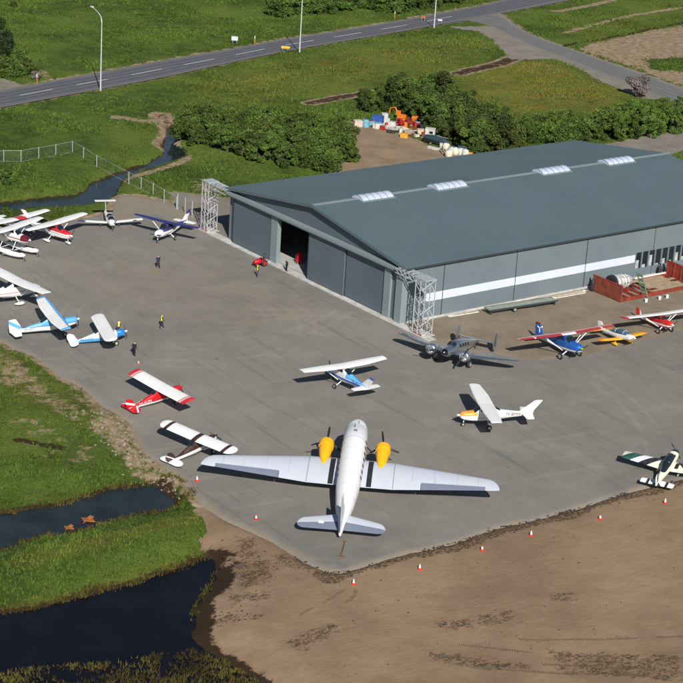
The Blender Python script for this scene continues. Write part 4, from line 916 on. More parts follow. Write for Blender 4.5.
# ---- polished twin with twin fins
be = empty('twin_aircraft'); tag(be, 'polished silver twin engine aircraft with twin tail fins beside the lattice tower', 'aircraft')
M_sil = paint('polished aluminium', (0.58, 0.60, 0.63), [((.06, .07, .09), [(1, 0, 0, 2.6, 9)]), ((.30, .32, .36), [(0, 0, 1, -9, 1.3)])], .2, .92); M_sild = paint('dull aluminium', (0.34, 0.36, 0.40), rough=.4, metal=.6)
bst = [(3.1, 1.42, 1.62, .08, 2), (2.85, 1.22, 1.84, .34, 2), (2.2, 1.04, 2.04, .56, 2), (1.6, .98, 2.12, .64, 2.1), (1.25, .97, 2.2, .66, 2.1), (.7, .96, 2.62, .68, 2.2), (-.6, .96, 2.66, .68, 2.2), (-2.4, 1.10, 2.58, .60, 2.1), (-4.4, 1.50, 2.42, .40, 2), (-6.6, 1.92, 2.20, .10, 2)]
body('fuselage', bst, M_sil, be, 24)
for t0, t1 in ((48, 86), (94, 132)): patch('windshield', bst, .78, 1.22, t0, t1, M_glass, be)
for i in range(4):
    for t0, t1 in ((14, 40), (166, 140)): patch('cabin_window', bst, .25 - i * .75 - .45, .25 - i * .75, t0, t1, M_glass, be, .014, 2, 3)
bw = round_tip([(.5, .75, 2.9, 1.2, .15), (2.2, .7, 2.75, 1.24, .15), (7.25, -.45, 1.15, 1.86, .10)], .6, .5)
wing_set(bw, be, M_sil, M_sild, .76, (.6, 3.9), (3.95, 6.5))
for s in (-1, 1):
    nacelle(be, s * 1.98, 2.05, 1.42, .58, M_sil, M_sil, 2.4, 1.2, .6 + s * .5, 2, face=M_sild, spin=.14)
    MB().tube([(.1, s * 1.98, 1.0), (0, s * 1.98, .4)], .08, 6).build('gear_leg', M_black, be); wheel((0, s * 1.98, .4), .4, .26, be)
    stb = [(0.02, -5.35, 1.25, 2.18, .09), (2.25, -5.45, 1.05, 2.24, .08)]
    surf('stabilizer', stb, 0, .6, M_sil, be, s, camber=0); surf('elevator', stb, .61, 1, M_sild, be, s, camber=0)
    fo = [(1.45, -5.55, .55, 0, .08), (1.7, -5.3, 1.0, 0, .08), (2.3, -5.12, 1.35, 0, .08), (2.95, -5.3, 1.1, 0, .08), (3.35, -5.55, .6, 0, .06)]
    for nm, c0, c1, mt in (('fin', 0, .55, M_sil), ('rudder', .56, 1, M_sild)):
        o = surf(nm, fo, c0, c1, mt, be, vert=True, camber=0)
        for v in o.data.vertices: v.co.y += s * 2.27
BP = rad(11); tx = -5.9
MB().tube([(tx + .2, 0, 1.85), (tx, 0, -tx * math.tan(BP) + .16)], .05, 6).build('tail_leg', M_black, be); wheel((tx, 0, -tx * math.tan(BP) + .15), .15, .1, be, 'tail_wheel')
tp = bw[-1]; place(be, (tp[1] - tp[2] * .5, 7.25, tp[3]), (tp[1] - tp[2] * .5, -7.25, tp[3]), (522, 359.5), (397, 333.5), BP, yaw=rad(-117))

# ---- low wing types
def low_wing(label, sts, can, secs, stab, fin, fus, cowl, wingm, tailm, pitch, tips, yaw, gear='tail', pants=None, prop=.4, t_tail=0, ic=2, wheel_x=0.0, track=1.0, tail_x=-4.2, glass=None, flap=(.6, 2.0), ail=(2.1, 3.6), rescale=True, name='light_aircraft', shift=(0, 0)):
    root = empty(name); tag(root, label, 'aircraft')
    body('fuselage', sts[ic:], fus, root, 20); cw = body('cowling', sts[:ic + 1], cowl, root, 20)
    f0 = sts[0]; zc = (f0[1] + f0[2]) / 2; propeller(f0[0] + .01, zc, .9, prop, root, spin=.14, mats=cowl)
    for s in (-1, 1): MB().box((f0[0] + .004, s * .15, zc), (.03, .13, .11)).build('air_intake', M_black, cw)
    c = MB().loft([ring_pts(q, 16) for q in can]).build('canopy', glass or M_glass, root, True, 60)
    for q in can[1:-1:2]: MB().tube([p for p in ring_pts(q, 16, .012)[:9]], .02, 4).build('canopy_frame', cowl, c)
    wing_set(secs, root, wingm, None, .76, flap, ail)
    surf('fin', fin, 0, .58, tailm, root, vert=True, camber=0); surf('rudder', fin, .59, 1, tailm, root, vert=True, camber=0)
    for s in (-1, 1):
        surf('stabilizer', stab, 0, .58, tailm, root, s, camber=0); surf('elevator', stab, .59, 1, tailm, root, s, camber=0)
        r = .2 if pants else .22
        MB().tube([(wheel_x, s * track * .8, .72), (wheel_x, s * track, r)], [.07, .05], 6).build('gear_leg', pants or M_white, root); wheel((wheel_x, s * track, r), r, .15, root)
        if pants:
            pf = [(.5, .18, .30, .04, 2), (.38, .12, .42, .13, 2.2), (.08, .09, .48, .15, 2.2), (-.3, .14, .42, .11, 2.2), (-.65, .28, .34, .02, 2)]
            MB().loft([[(p[0] + wheel_x, p[1] + s * track, p[2]) for p in ring_pts(q, 12)] for q in pf]).build('wheel_fairing', pants, root, True)
    if gear == 'tri':
        nx = sts[1][0] - .35; MB().tube([(nx, 0, .8), (nx + .05, 0, .2)], .045, 6).build('nose_leg', M_metal, root); wheel((nx + .05, 0, .18), .18, .13, root, 'nose_wheel')
    else:
        z0 = -tail_x * math.tan(pitch); MB().tube([(tail_x + .15, 0, st_at(sts, tail_x + .15)[1] + .02), (tail_x, 0, z0 + .1)], .03, 5).build('tail_leg', M_metal, root); wheel((tail_x, 0, z0 + .09), .09, .06, root, 'tail_wheel')
    tp = secs[-1]; place(root, (tp[1] - tp[2] * .5, tp[0], tp[3]), (tp[1] - tp[2] * .5, -tp[0], tp[3]), tips[0], tips[1], pitch, yaw, shift, rescale)
    return root
# T-tail trainer
sts = [(2.55, .98, 1.30, .16, 2.2), (2.45, .86, 1.42, .32, 2.3), (1.9, .72, 1.5, .46, 2.6), (1.1, .62, 1.56, .54, 2.8), (-.2, .58, 1.55, .56, 2.8), (-1.4, .66, 1.5, .48, 2.6), (-2.4, .82, 1.42, .34, 2.4), (-4.3, 1.05, 1.38, .12, 2.2)]
can = [(1.25, 1.2, 1.52, .46, 2.4), (.75, 1.2, 1.98, .46, 2.4), (.2, 1.2, 2.08, .47, 2.6), (-.7, 1.2, 2.02, .44, 2.4), (-1.3, 1.2, 1.75, .38, 2.2), (-1.7, 1.2, 1.46, .3, 2.2)]
low_wing('white low wing trainer with a T shaped tail beside the stream bank', sts, can, [(.3, .45, 1.12, .72, .15), (4.9, .45, 1.1, 1.12, .14), (5.0, .4, .9, 1.13, .08)], [(0.02, -3.75, .95, 2.95, .09), (1.55, -3.75, .95, 2.95, .08), (1.62, -3.85, .7, 2.95, .05)],
         [(1.2, -3.0, 1.5, 0, .09), (1.7, -3.35, 1.2, 0, .09), (2.93, -3.85, 1.0, 0, .09)], M_wh2, M_wh2, M_wh2, M_wh2, 0, ((142, 218.5), (77.5, 221)), rad(-72), 'tri', None, .9, 1, 2, -.25, 1.45, flap=(.5, 2.4), ail=(2.5, 4.6))
# yellow winged homebuilt
sts = [(2.1, 1.0, 1.24, .12, 2.2), (2.02, .88, 1.34, .28, 2.3), (1.6, .76, 1.40, .40, 2.5), (.9, .68, 1.44, .45, 2.7), (-.3, .66, 1.44, .46, 2.7), (-1.5, .76, 1.40, .38, 2.5), (-3.9, 1.06, 1.30, .08, 2.2)]
can = [(1.1, 1.1, 1.42, .38, 2.4), (.6, 1.1, 1.74, .40, 2.4), (.0, 1.1, 1.86, .42, 2.4), (-.8, 1.1, 1.80, .38, 2.4), (-1.6, 1.1, 1.58, .26, 2.2), (-2.3, 1.1, 1.36, .14, 2.2)]
ylw = paint('yellow wing', S(238, 176, 40), [(S(226, 120, 40), [(0, 1, 0, 3.1, 9)])])
low_wing('small white low wing aircraft with yellow wings and yellow wheel fairings', sts, can, [(.3, .55, 1.4, .74, .14), (3.45, .5, 1.35, .98, .13), (3.55, .4, 1.1, .98, .07)], [(0.02, -3.2, .85, 1.22, .08), (1.35, -3.3, .7, 1.22, .07), (1.42, -3.4, .5, 1.22, .05)],
         [(1.2, -2.9, 1.35, 0, .08), (2.1, -3.55, .85, 0, .07), (2.2, -3.7, .6, 0, .05)], M_wh2, M_wh2, ylw, paint('white tail yellow planes', WHITE, [(S(226, 140, 40), [(0, 1, 0, .16, 9)])]), rad(9), ((646, 333), (596, 339.5)), rad(-56), 'tail', M_yel, .2, wheel_x=.0, track=1.15, tail_x=-3.6, glass=plain('blue canopy glass', (.05, .10, .16), .08), flap=(.5, 1.7), ail=(1.75, 3.2))
# banded aerobatic machine
CREAM, DGREEN, NEARBLACK = (0.76, 0.72, 0.56), S(30, 84, 76), (0.012, 0.013, 0.02)
gw = paint('cream wing with diagonal bands', CREAM, [(DGREEN, [(.85, 1, 0, 3.1, 4.15)]), ((.80, .81, .83), [(.85, 1, 0, 2.25, 3.1)]), (NEARBLACK, [(.85, 1, 0, 1.35, 2.25)])])
gt = paint('banded tail', (.8, .8, .8), [(NEARBLACK, [(.7, 1, 0, -2.75, -2.45)]), (NEARBLACK, [(0, 1, 0, .75, 1.0)])])
sts = [(2.35, 1.05, 1.32, .16, 2.2), (2.26, .92, 1.44, .36, 2.2), (1.8, .78, 1.52, .46, 2.3), (1.0, .70, 1.58, .48, 2.5), (-.4, .70, 1.56, .47, 2.5), (-1.6, .82, 1.50, .38, 2.4), (-4.0, 1.12, 1.36, .08, 2.2)]
can = [(1.25, 1.2, 1.56, .36, 2.3), (.8, 1.2, 1.84, .38, 2.3), (.1, 1.2, 1.96, .40, 2.3), (-.8, 1.2, 1.92, .38, 2.3), (-1.5, 1.2, 1.72, .30, 2.2), (-2.1, 1.2, 1.46, .2, 2.2)]
gr_ = low_wing('cream aerobatic aircraft with green white and black diagonal bands on its wings', sts, can, [(.3, 1.0, 1.75, .85, .14), (4.35, .7, 1.2, 1.08, .13), (4.4, .6, 1.0, 1.08, .08)], [(0.02, -3.2, .95, 1.28, .08), (1.5, -3.35, .75, 1.28, .07), (1.56, -3.45, .5, 1.28, .05)],
         [(1.25, -2.9, 1.4, 0, .08), (2.25, -3.5, .95, 0, .07), (2.35, -3.65, .6, 0, .05)], paint('cream body', CREAM), paint('cream black cowl', NEARBLACK, [(CREAM, [(0, 0, 1, -9, 1.2)])]), gw, gt, rad(10), ((623.5, 454), (715, 474.5)), rad(67), 'tail', paint('cream spats', CREAM), 1.0, wheel_x=.3, track=1.0, tail_x=-3.7, flap=(.5, 1.9), ail=(1.95, 4.1))
strip_on([(.3, 1.0, 1.75, .85, .14), (4.35, .7, 1.2, 1.08, .13)], -.95, -.6, .2, .75, M_black, gr_, 'walkway_strip')

# ================================================================== vegetation
def leaf_cloud(name, lumps, n, size, cols, seed, mat, flat=0.0):
    r = np.random.default_rng(seed); L = np.array(lumps); wts = L[:, 3] ** 2; wts = wts / wts.sum()
    k = r.choice(len(L), n, p=wts); d = r.normal(size=(n, 3)); d /= np.linalg.norm(d, axis=1)[:, None]
    rr = L[k, 3] * (0.25 + 0.95 * r.random(n) ** 0.8); P = L[k, :3] + d * rr[:, None] * np.array([1, 1, 0.85]); P[:, 2] = np.maximum(P[:, 2], 0.05)
    nn = d * 0.55 + r.normal(size=(n, 3)) * 0.6 + np.array([0, 0, 0.35]); nn /= np.linalg.norm(nn, axis=1)[:, None]
    a = np.cross(nn, r.normal(size=(n, 3))); a /= np.linalg.norm(a, axis=1)[:, None]; b = np.cross(nn, a)
    s = size * (0.6 + 0.8 * r.random(n))[:, None]
    V = np.stack([P - a * s, P + b * s * .55, P + a * s, P - b * s * .55], 1).reshape(-1, 3); F = np.arange(4 * n).reshape(n, 4)
    me = bpy.data.meshes.new(name); me.from_pydata(V.tolist(), [], F.tolist())
    ck = r.random(len(L)); t = np.clip(ck[k] * 0.7 + r.random(n) * 0.5 - 0.1, 0, 1)[:, None]
    C = np.array(cols[0]) * (1 - t) + np.array(cols[1]) * t
    at = me.color_attributes.new('leafcol', 'FLOAT_COLOR', 'POINT'); at.data.foreach_set('color', np.repeat(np.concatenate([C, np.ones((n, 1))], 1), 4, axis=0).ravel())
    me.materials.append(mat); return me
def leaf_mat(name):
    m, nt, bs = nmat(name)
    a = nt.nodes.new('ShaderNodeAttribute'); a.attribute_name = 'leafcol'
    oi = nt.nodes.new('ShaderNodeObjectInfo'); hsv = nt.nodes.new('ShaderNodeHueSaturation')
    nt.links.new(a.outputs['Color'], hsv.inputs['Color']); nt.links.new(mth(nt, 'MULTIPLY_ADD', oi.outputs['Random'], 0.55, 0.8), hsv.inputs['Value']); nt.links.new(mth(nt, 'MULTIPLY_ADD', oi.outputs['Random'], 0.03, 0.468), hsv.inputs['Hue'])
    nt.links.new(hsv.outputs[0], bs.inputs['Base Color']); bs.inputs['Roughness'].default_value = 0.65; bs.inputs['Specular IOR Level'].default_value = 0.25
    return m
M_leaf = leaf_mat('leaves'); M_bark = plain('bark', S(78, 66, 54), .9); M_twig = plain('grey twigs', S(110, 100, 98), .9)
def stem_mesh(name, pts_list, radii, mat):
    mb = MB()
    for p in pts_list: mb.tube(p, np.linspace(radii[0], radii[1], len(p)), 5)
    o = mb.build(name, mat); me = o.data; bpy.data.objects.remove(o); return me
VAR = {}
def make_variants():
    for kind, nvar in (('shrub', 4), ('tree', 3), ('upright', 3), ('grey', 1), ('dark', 2)):
        VAR[kind] = []
        for v in range(nvar):
            r = random.Random(hash(kind) % 7 * 0 + {'shrub': 10, 'tree': 40, 'upright': 70, 'grey': 90, 'dark': 120}[kind] + v); lumps = []
            if kind == 'shrub':
                for i in range(34):
                    a = r.random() * 6.28; q = math.sqrt(r.random()) * 1.65; lumps.append((q * math.cos(a), q * math.sin(a), .3 + r.random() * (2.9 - q * .8), .22 + r.random() ** 2 * .55))
                cols, n, sz, st = (S(36, 54, 18), S(78, 104, 40)), 6500, .135, 1.6
            elif kind == 'tree':
                for i in range(46):
                    a = r.random() * 6.28; q = math.sqrt(r.random()) * 1.9; lumps.append((q * math.cos(a), q * math.sin(a), .6 + r.random() * (4.3 - q * 1.1), .22 + r.random() ** 2 * .65))
                cols, n, sz, st = (S(38, 54, 20), S(78, 100, 40)), 8500, .14, 2.4
            elif kind == 'upright':
                for i in range(34):
                    a = r.random() * 6.28; q = math.sqrt(r.random()) * 1.15; lumps.append((q * math.cos(a), q * math.sin(a), .3 + r.random() * (4.1 - q * .9), .18 + r.random() ** 2 * .4))
                cols, n, sz, st = (S(40, 64, 22), S(86, 112, 44)), 6500, .13, 2.2
            elif kind == 'dark':
                for i in range(18):
                    z = r.random(); q = (1 - z) * 1.3 * math.sqrt(r.random()); a = r.random() * 6.28; lumps.append((q * math.cos(a), q * math.sin(a), .4 + z * 4.0, .35 + .5 * (1 - z)))
                cols, n, sz, st = (S(22, 40, 18), S(50, 70, 30)), 6000, .13, 2.6
            else:
                for i in range(14):
                    a = r.random() * 6.28; q = math.sqrt(r.random()) * 1.3; lumps.append((q * math.cos(a), q * math.sin(a), .7 + r.random() * 1.9, .4 + r.random() * .4))
                cols, n, sz, st = (S(84, 78, 76), S(124, 116, 112)), 6500, .12, 1.8
            me = leaf_cloud(kind + '_crown', lumps, n, sz, cols, 5 + v, M_leaf)
            stems = [[(0.08 * math.cos(k), 0.08 * math.sin(k), -.1), (l[0] * .35, l[1] * .35, l[2] * .45), (l[0] * .9, l[1] * .9, l[2])] for k, l in enumerate(lumps[:8 if kind != 'grey' else 14])]
            VAR[kind].append((me, stem_mesh(kind + '_stem', stems, (.10, .025), M_bark if kind != 'grey' else M_twig)))
make_variants()
NOM = {'shrub': 3.3, 'tree': 5.1, 'upright': 4.5, 'grey': 3.0, 'dark': 4.9}
def plant(kind, x, y, h, name, label, group, cat='shrub', z=0.0, wide=1.0):
    v = random.choice(VAR[kind]); r = empty(name, (x, y, z), random.random() * 6.28); k = h / NOM[kind]; r.scale = (k * wide * random.uniform(.9, 1.15), k * wide * random.uniform(.9, 1.15), k)
    tag(r, label, cat, group)
    for nm, me in (('crown', v[0]), ('trunk', v[1])):
        o = bpy.data.objects.new(nm, me); COL.objects.link(o); o.parent = r
    return r
def scatter(poly, dist, rng, maxn=200):
    P = gpoly(poly); lo, hi = P.min(0), P.max(0); pts = []
    C = lo + (hi - lo) * rng.random((2500, 2)); C = C[sdf(P, C[:, 0], C[:, 1]) < 0]
    for p in C:
        if all((p[0] - q[0]) ** 2 + (p[1] - q[1]) ** 2 > dist * dist for q in pts):
            pts.append(p)
            if len(pts) >= maxn: break
    return pts
r_ = np.random.default_rng(3)
for p in scatter([(178, 139), (205, 147), (240, 156), (290, 166), (335, 173), (350, 164), (352, 146), (338, 132), (290, 124), (235, 121), (192, 122)], 2.5, r_):
    plant('shrub', p[0], p[1], r_.uniform(3.0, 4.0), 'willow_shrub', 'dark green willow shrub in the dense thicket between stream and dirt yard', 'willow thicket shrubs')
for p in scatter([(352, 112), (372, 112), (402, 116), (430, 127), (452, 142), (470, 152), (505, 158), (512, 144), (494, 122), (465, 106), (430, 99), (395, 98), (365, 104)], 3.1, r_):
    q = (p[0] - G(350, 110)[0]) / 22; plant('tree', p[0], p[1], r_.uniform(4.3, 6.4) * (0.72 if q < .25 else 1), 'leafy_tree', 'bushy dark green tree in the clump behind the scrap yard', 'trees behind the scrap yard', 'tree')
for p in scatter([(522, 141), (548, 144), (578, 141), (574, 131), (532, 129)], 2.3, r_):
    plant('shrub', p[0], p[1], r_.uniform(3.2, 4.2), 'rounded_bush', 'rounded dark green bush beside the tan grass field', 'bushes beside the tan field', 'bush')
for p in scatter([(582, 141), (612, 142), (650, 138), (705, 130), (705, 117), (660, 116), (625, 121), (598, 129)], 2.2, r_):
    plant('upright', p[0], p[1], r_.uniform(3.9, 5.0), 'upright_willow', 'bright green upright willow in the row behind the hangar', 'upright willows behind the hangar', 'bush')
for px, kd, h, nm, lb, gp, ct in (
    ((637, 97), 'grey', 3.9, 'bare_shrub', 'grey leafless shrub beside the side road', None, 'shrub'),
    ((2, 52), 'dark', 7.0, 'conifer', 'dark conifer standing by the lane entrance beyond the road', 'dark conifers beyond the road', 'tree'), ((-10, 58), 'dark', 7.5, 'conifer', 'dark conifer standing by the lane entrance beyond the road', 'dark conifers beyond the road', 'tree'), ((10, 60), 'dark', 5.5, 'conifer', 'dark conifer standing by the lane entrance beyond the road', 'dark conifers beyond the road', 'tree'),
    ((14, 76), 'shrub', 4.0, 'lane_bush', 'broad green bush beside the gravel lane mouth', 'bushes at the lane mouth', 'bush'), ((25, 74), 'shrub', 3.6, 'lane_bush', 'broad green bush beside the gravel lane mouth', 'bushes at the lane mouth', 'bush'), ((2, 76), 'shrub', 4.2, 'lane_bush', 'broad green bush beside the gravel lane mouth', 'bushes at the lane mouth', 'bush'), ((20, 66), 'shrub', 3.8, 'lane_bush', 'broad green bush beside the gravel lane mouth', 'bushes at the lane mouth', 'bush'),
    ((13, 7), 'shrub', 1.6, 'field_bush', 'small lone bush in the open field beyond the road', None, 'bush'), ((678, 170), 'upright', 2.6, 'corner_bush', 'small bush beside the track at the far hangar corner', None, 'bush'),
    ((4, 183), 'shrub', 2.6, 'bank_bush', 'low green bush inside the wire fence near the stream', None, 'bush'), ((6, 216), 'shrub', 1.5, 'bank_bush', 'low leafy clump on the verge behind the floatplane', None, 'bush'), ((36, 80), 'grey', 1.6, 'dead_bush', 'brown dry bush beside the roadside marker post', None, 'bush')):
    g = G(*px); plant(kd, g[0], g[1], h, nm, lb, gp, ct)
for poly, h in (([(274, 16), (315, 15), (352, 9), (352, 2), (280, 4)], 4.3), ([(370, 10), (400, 13), (436, 7), (470, 0), (480, -8), (400, -4)], 4.3)):
    for p in scatter(poly, 3.4, r_): plant('shrub', p[0], p[1], r_.uniform(.85, 1.15) * h, 'roadside_shrub', 'dark shrub in the belt along the far side of the main road', 'shrub belt beyond the main road', 'shrub', wide=1.15)

# ---- grass tufts (uncountable)
fx, fy = XS, YS
def sample(field, x, y):
    i = np.clip(np.searchsorted(fy, y) - 1, 0, len(fy) - 2); j = np.clip(np.searchsorted(fx, x) - 1, 0, len(fx) - 2)
    tx = np.clip((x - fx[j]) / (fx[j + 1] - fx[j]), 0, 1); ty = np.clip((y - fy[i]) / (fy[i + 1] - fy[i]), 0, 1)
    return (field[i, j] * (1 - tx) + field[i, j + 1] * tx) * (1 - ty) + (field[i + 1, j] * (1 - tx) + field[i + 1, j + 1] * tx) * ty
hang_sd = sdf(P_hang, GX, GY)
def tufts(name, label, n, xr, yr, keepf, hgt, colf, blades=5, wid=.07, seed=0):
    r = np.random.default_rng(seed); x = r.uniform(*xr, n); y = r.uniform(*yr, n)
    # inside the visible wedge only
    k = (np.abs(x - 0.02 * (y - 250)) < 14 + y * 0.17) & keepf(x, y, r); x, y = x[k], y[k]; n = len(x); z = np.maximum(sample(GZ, x, y), ZW) - 0.03
    B = blades; X = np.repeat(x, B) + r.normal(0, .13, n * B); Y = np.repeat(y, B) + r.normal(0, .13, n * B); Z = np.repeat(z, B)
    h = np.repeat(hgt(x, y, r), B) * r.uniform(.6, 1.2, n * B); a = r.random(n * B) * 6.283; w_ = wid * r.uniform(.6, 1.4, n * B)
    lean = r.normal(0, .35, (n * B, 2)) * h[:, None]
    V = np.stack([np.stack([X - np.cos(a) * w_, Y - np.sin(a) * w_, Z], 1), np.stack([X + np.cos(a) * w_, Y + np.sin(a) * w_, Z], 1), np.stack([X + lean[:, 0], Y + lean[:, 1], Z + h], 1)], 1).reshape(-1, 3)
    m = n * B; me = bpy.data.meshes.new(name); me.vertices.add(3 * m); me.vertices.foreach_set('co', V.ravel()); me.loops.add(3 * m); me.loops.foreach_set('vertex_index', np.arange(3 * m)); me.polygons.add(m); me.polygons.foreach_set('loop_start', np.arange(0, 3 * m, 3)); me.polygons.foreach_set('loop_total', np.full(m, 3))
    c = np.repeat(colf(x, y, r), B * 3, axis=0); at = me.color_attributes.new('leafcol', 'FLOAT_COLOR', 'POINT'); at.data.foreach_set('color', np.concatenate([c, np.ones((3 * m, 1))], 1).ravel())
    me.materials.append(M_grass); me.update(); me.validate()
    o = bpy.data.objects.new(name, me); COL.objects.link(o); tag(o, label, 'grass', kind='stuff'); return o
M_grass, nt, bs = nmat('grass blades'); a_ = nt.nodes.new('ShaderNodeAttribute'); a_.attribute_name = 'leafcol'; nt.links.new(a_.outputs['Color'], bs.inputs['Base Color']); bs.inputs['Roughness'].default_value = .8; bs.inputs['Specular IOR Level'].default_value = .15
def grass_keep(x, y, r):
    d = sample(sh, x, y); ww = np.minimum(sample(wp, x, y), sample(ws, x, y)); so_ = sample(soil, x, y); sa = sample(sds, x, y); hs = sample(hang_sd, x, y)
    return (d > 0.25) & (ww > 0.1) & (sa > 0.3) & (hs > 0.5) & (r.random(len(x)) > so_ * 1.05)
def grass_col(x, y, r):
    t = np.clip(fbm(x, y, 6, 3, 31) * .8 + .5 + r.normal(0, .22, len(x)), 0, 1)[:, None]; d = np.clip(sample(dry, x, y) * (.6 + fbm(x, y, 5, 3, 33)) + r.normal(0, .12, len(x)), 0, 1)[:, None]
    g = np.array(S(48, 65, 22)) * (1 - t) + np.array(S(82, 106, 39)) * t
    return g * (1 - d) + np.array(S(112, 106, 48)) * d
tufts('grass', 'green grass tufts on the pond banks and verges', 60000, (-45, 45), (126, 215), grass_keep, lambda x, y, r: .12 + .30 * np.clip(fbm(x, y, 4, 3, 35) + .5, 0, 1), grass_col, 6, .05, 1)
tufts('grass', 'green field grass around the hangar and road', 150000, (-95, 100), (205, 470), grass_keep, lambda x, y, r: .10 + .45 * np.clip(fbm(x, y, 7, 3, 36) + .4, 0, 1), grass_col, 4, .10, 2)
# reeds in the shallows at the bottom of the lower pond and along its edge
bot = gpoly([(-20, 684), (20, 674), (60, 670), (110, 668), (150, 660), (190, 654), (215, 662), (240, 674), (262, 700), (-20, 706)], ZW)
def reed_keep(x, y, r):
    d = sdf(bot, x, y); e = sample(wp, x, y); return ((d < .8) & (r.random(len(x)) < np.clip(.55 + 1.3 * fbm(x, y, 3.0, 4, 61), 0, .9))) | ((np.abs(e) < .5) & (r.random(len(x)) < .65) & (sample(sds, x, y) > .6))
o = tufts('reeds', 'brown green reeds growing in the pond shallows', 60000, (-45, 10), (126, 180), reed_keep, lambda x, y, r: .2 + .25 * r.random(len(x)), lambda x, y, r: np.array(S(52, 44, 22)) * (1 - (q := np.clip(fbm(x, y, 2.5, 3, 40) + .35 + r.normal(0, .2, len(x)), 0, 1)[:, None])) + np.array(S(92, 86, 40)) * q, 5, .05, 4)

# ---- stones and clods
def rubble(name, label, pts, szf, mat, seed=0, flat=.6, cat='rubble'):
    r = np.random.default_rng(seed); base = np.array([(1, 0, 0), (-1, 0, 0), (0, 1, 0), (0, -1, 0), (0, 0, 1), (0, 0, -.6)], float); F0 = [(0, 2, 4), (2, 1, 4), (1, 3, 4), (3, 0, 4), (2, 0, 5), (1, 2, 5), (3, 1, 5), (0, 3, 5)]
    V = []; F = []
    for i, p in enumerate(pts):
        s = szf(r); a = r.random() * 6.28; c, q = math.cos(a), math.sin(a); b = base * r.uniform(.6, 1.2, (6, 1)) * np.array([s, s * r.uniform(.5, 1), s * flat])
        b = np.stack([b[:, 0] * c - b[:, 1] * q, b[:, 0] * q + b[:, 1] * c, b[:, 2]], 1) + np.array(p); V += b.tolist(); F += [tuple(6 * i + k for k in f) for f in F0]
    me = bpy.data.meshes.new(name); me.from_pydata(V, [], F); me.materials.append(mat); o = bpy.data.objects.new(name, me); COL.objects.link(o); return tag(o, label, cat, kind='stuff')
def zg(x, y): return float(max(sample(GZ, np.array([x]), np.array([y]))[0], 0 if sdf(P_ap, np.array([x]), np.array([y]))[0] < 0 else -9))
def sz_(x, y):
    x, y = np.array([x]), np.array([y]); return float(sand_z(x, y, sdf(P_sand, x, y))[0])
M_stone = plain('grey bank stones', S(132, 122, 108), .95, 0, .3, 2); M_clod = plain('dark turf clods', S(58, 45, 32), .98, 0, .35, 3)
def along(px, n, spread, seed):
    r = np.random.default_rng(seed); P = gpoly(px); L = np.concatenate([[0], np.cumsum(np.hypot(*np.diff(P, axis=0).T))]); t = r.random(n) * L[-1]
    x = np.interp(t, L, P[:, 0]) + r.normal(0, spread, n); y = np.interp(t, L, P[:, 1]) + r.normal(0, spread, n); return x, y
x, y = along([(96, 415), (118, 436), (132, 452), (150, 466), (172, 480), (188, 490)], 420, 1.0, 1)
rubble('bank_stones', 'grey stones tipped on the bank beside the pond', [(a, b, zg(a, b)) for a, b in zip(x, y) if sdf(P_ap, np.array([a]), np.array([b]))[0] > .2], lambda r: .06 + .22 * r.random() ** 2.5, M_stone, 1)
EDGE = [(330, 576), (345, 572), (380, 561), (409, 552), (453, 543), (497, 528), (544, 517), (580, 507), (620, 494), (650, 487), (683, 478), (700, 474)]
x, y = along(EDGE, 3600, .75, 2); kk = vnoise(x / 2.3, y / 2.3, 77) > .5; x, y = x[kk], y[kk]; x2, y2 = along([(230, 540), (245, 562), (275, 582), (262, 556), (300, 562), (326, 573)], 420, 1.0, 3); x3, y3 = along([(222, 595), (262, 598), (215, 616), (265, 618)], 200, .6, 4); x4, y4 = along([(540, 512), (566, 512), (580, 512)], 300, .8, 8)
r5 = np.random.default_rng(9); gx5 = [G(r5.uniform(300, 683), r5.uniform(520, 683)) for _ in range(420)]
CX = np.concatenate([x, x2, x3, x4, [g[0] for g in gx5]]); CY = np.concatenate([y, y2, y3, y4, [g[1] for g in gx5]]); cd = sdf(P_sand, CX, CY); CZ = sand_z(CX, CY, cd); clod_pts = np.stack([CX, CY, np.maximum(CZ, np.where(cd > -1.5, 0.0, -9)) - .01], 1)[cd < .1].tolist()
rubble('soil_clods', 'dark turf clods along the edge of the sandy ground', clod_pts, lambda r: .03 + .15 * r.random() ** 3, M_clod, 5, .45)
# tyre tread marks on the sand: damp soil bars, darkened to stand in for shadow
tv = MB(); tbx = []
for path in ([(440, 643), (520, 652), (600, 657), (700, 660)], [(430, 655), (520, 664), (610, 668), (700, 674)], [(470, 668), (560, 674), (640, 676), (700, 680)], [(340, 606), (352, 600), (356, 592), (350, 586)], [(300, 615), (330, 600), (345, 590)], [(520, 640), (600, 640), (700, 636)]):
    P = gpoly(path); L = np.concatenate([[0], np.cumsum(np.hypot(*np.diff(P, axis=0).T))]); t = 0.0; rr = random.Random(int(path[0][0]))
    while t < L[-1]:
        xx, yy = np.interp(t, L, P[:, 0]), np.interp(t, L, P[:, 1]); x2_, y2_ = np.interp(min(t + .1, L[-1]), L, P[:, 0]), np.interp(min(t + .1, L[-1]), L, P[:, 1]); an = math.atan2(y2_ - yy, x2_ - xx)
        if vnoise(np.array([t / 2.2]), np.array([path[0][1] * 1.0]), 3)[0] > .32: tbx.append((xx, yy)); tv.box((xx, yy, 0), (.07, .42 * rr.uniform(.4, 1.1), .035), an + .35)
        t += .2
tbx = np.array(tbx); tz = sand_z(tbx[:, 0], tbx[:, 1], sdf(P_sand, tbx[:, 0], tbx[:, 1])); tv.v = [(p[0], p[1], p[2] + float(tz[i // 8]) + .01) for i, p in enumerate(tv.v)]
tag(tv.build('tyre_tread_marks', plain('damp soil with tread shade', S(92, 76, 57), .98, 0, .3, 3)), 'rows of tyre tread marks across the sandy ground', 'tracks', kind='stuff')

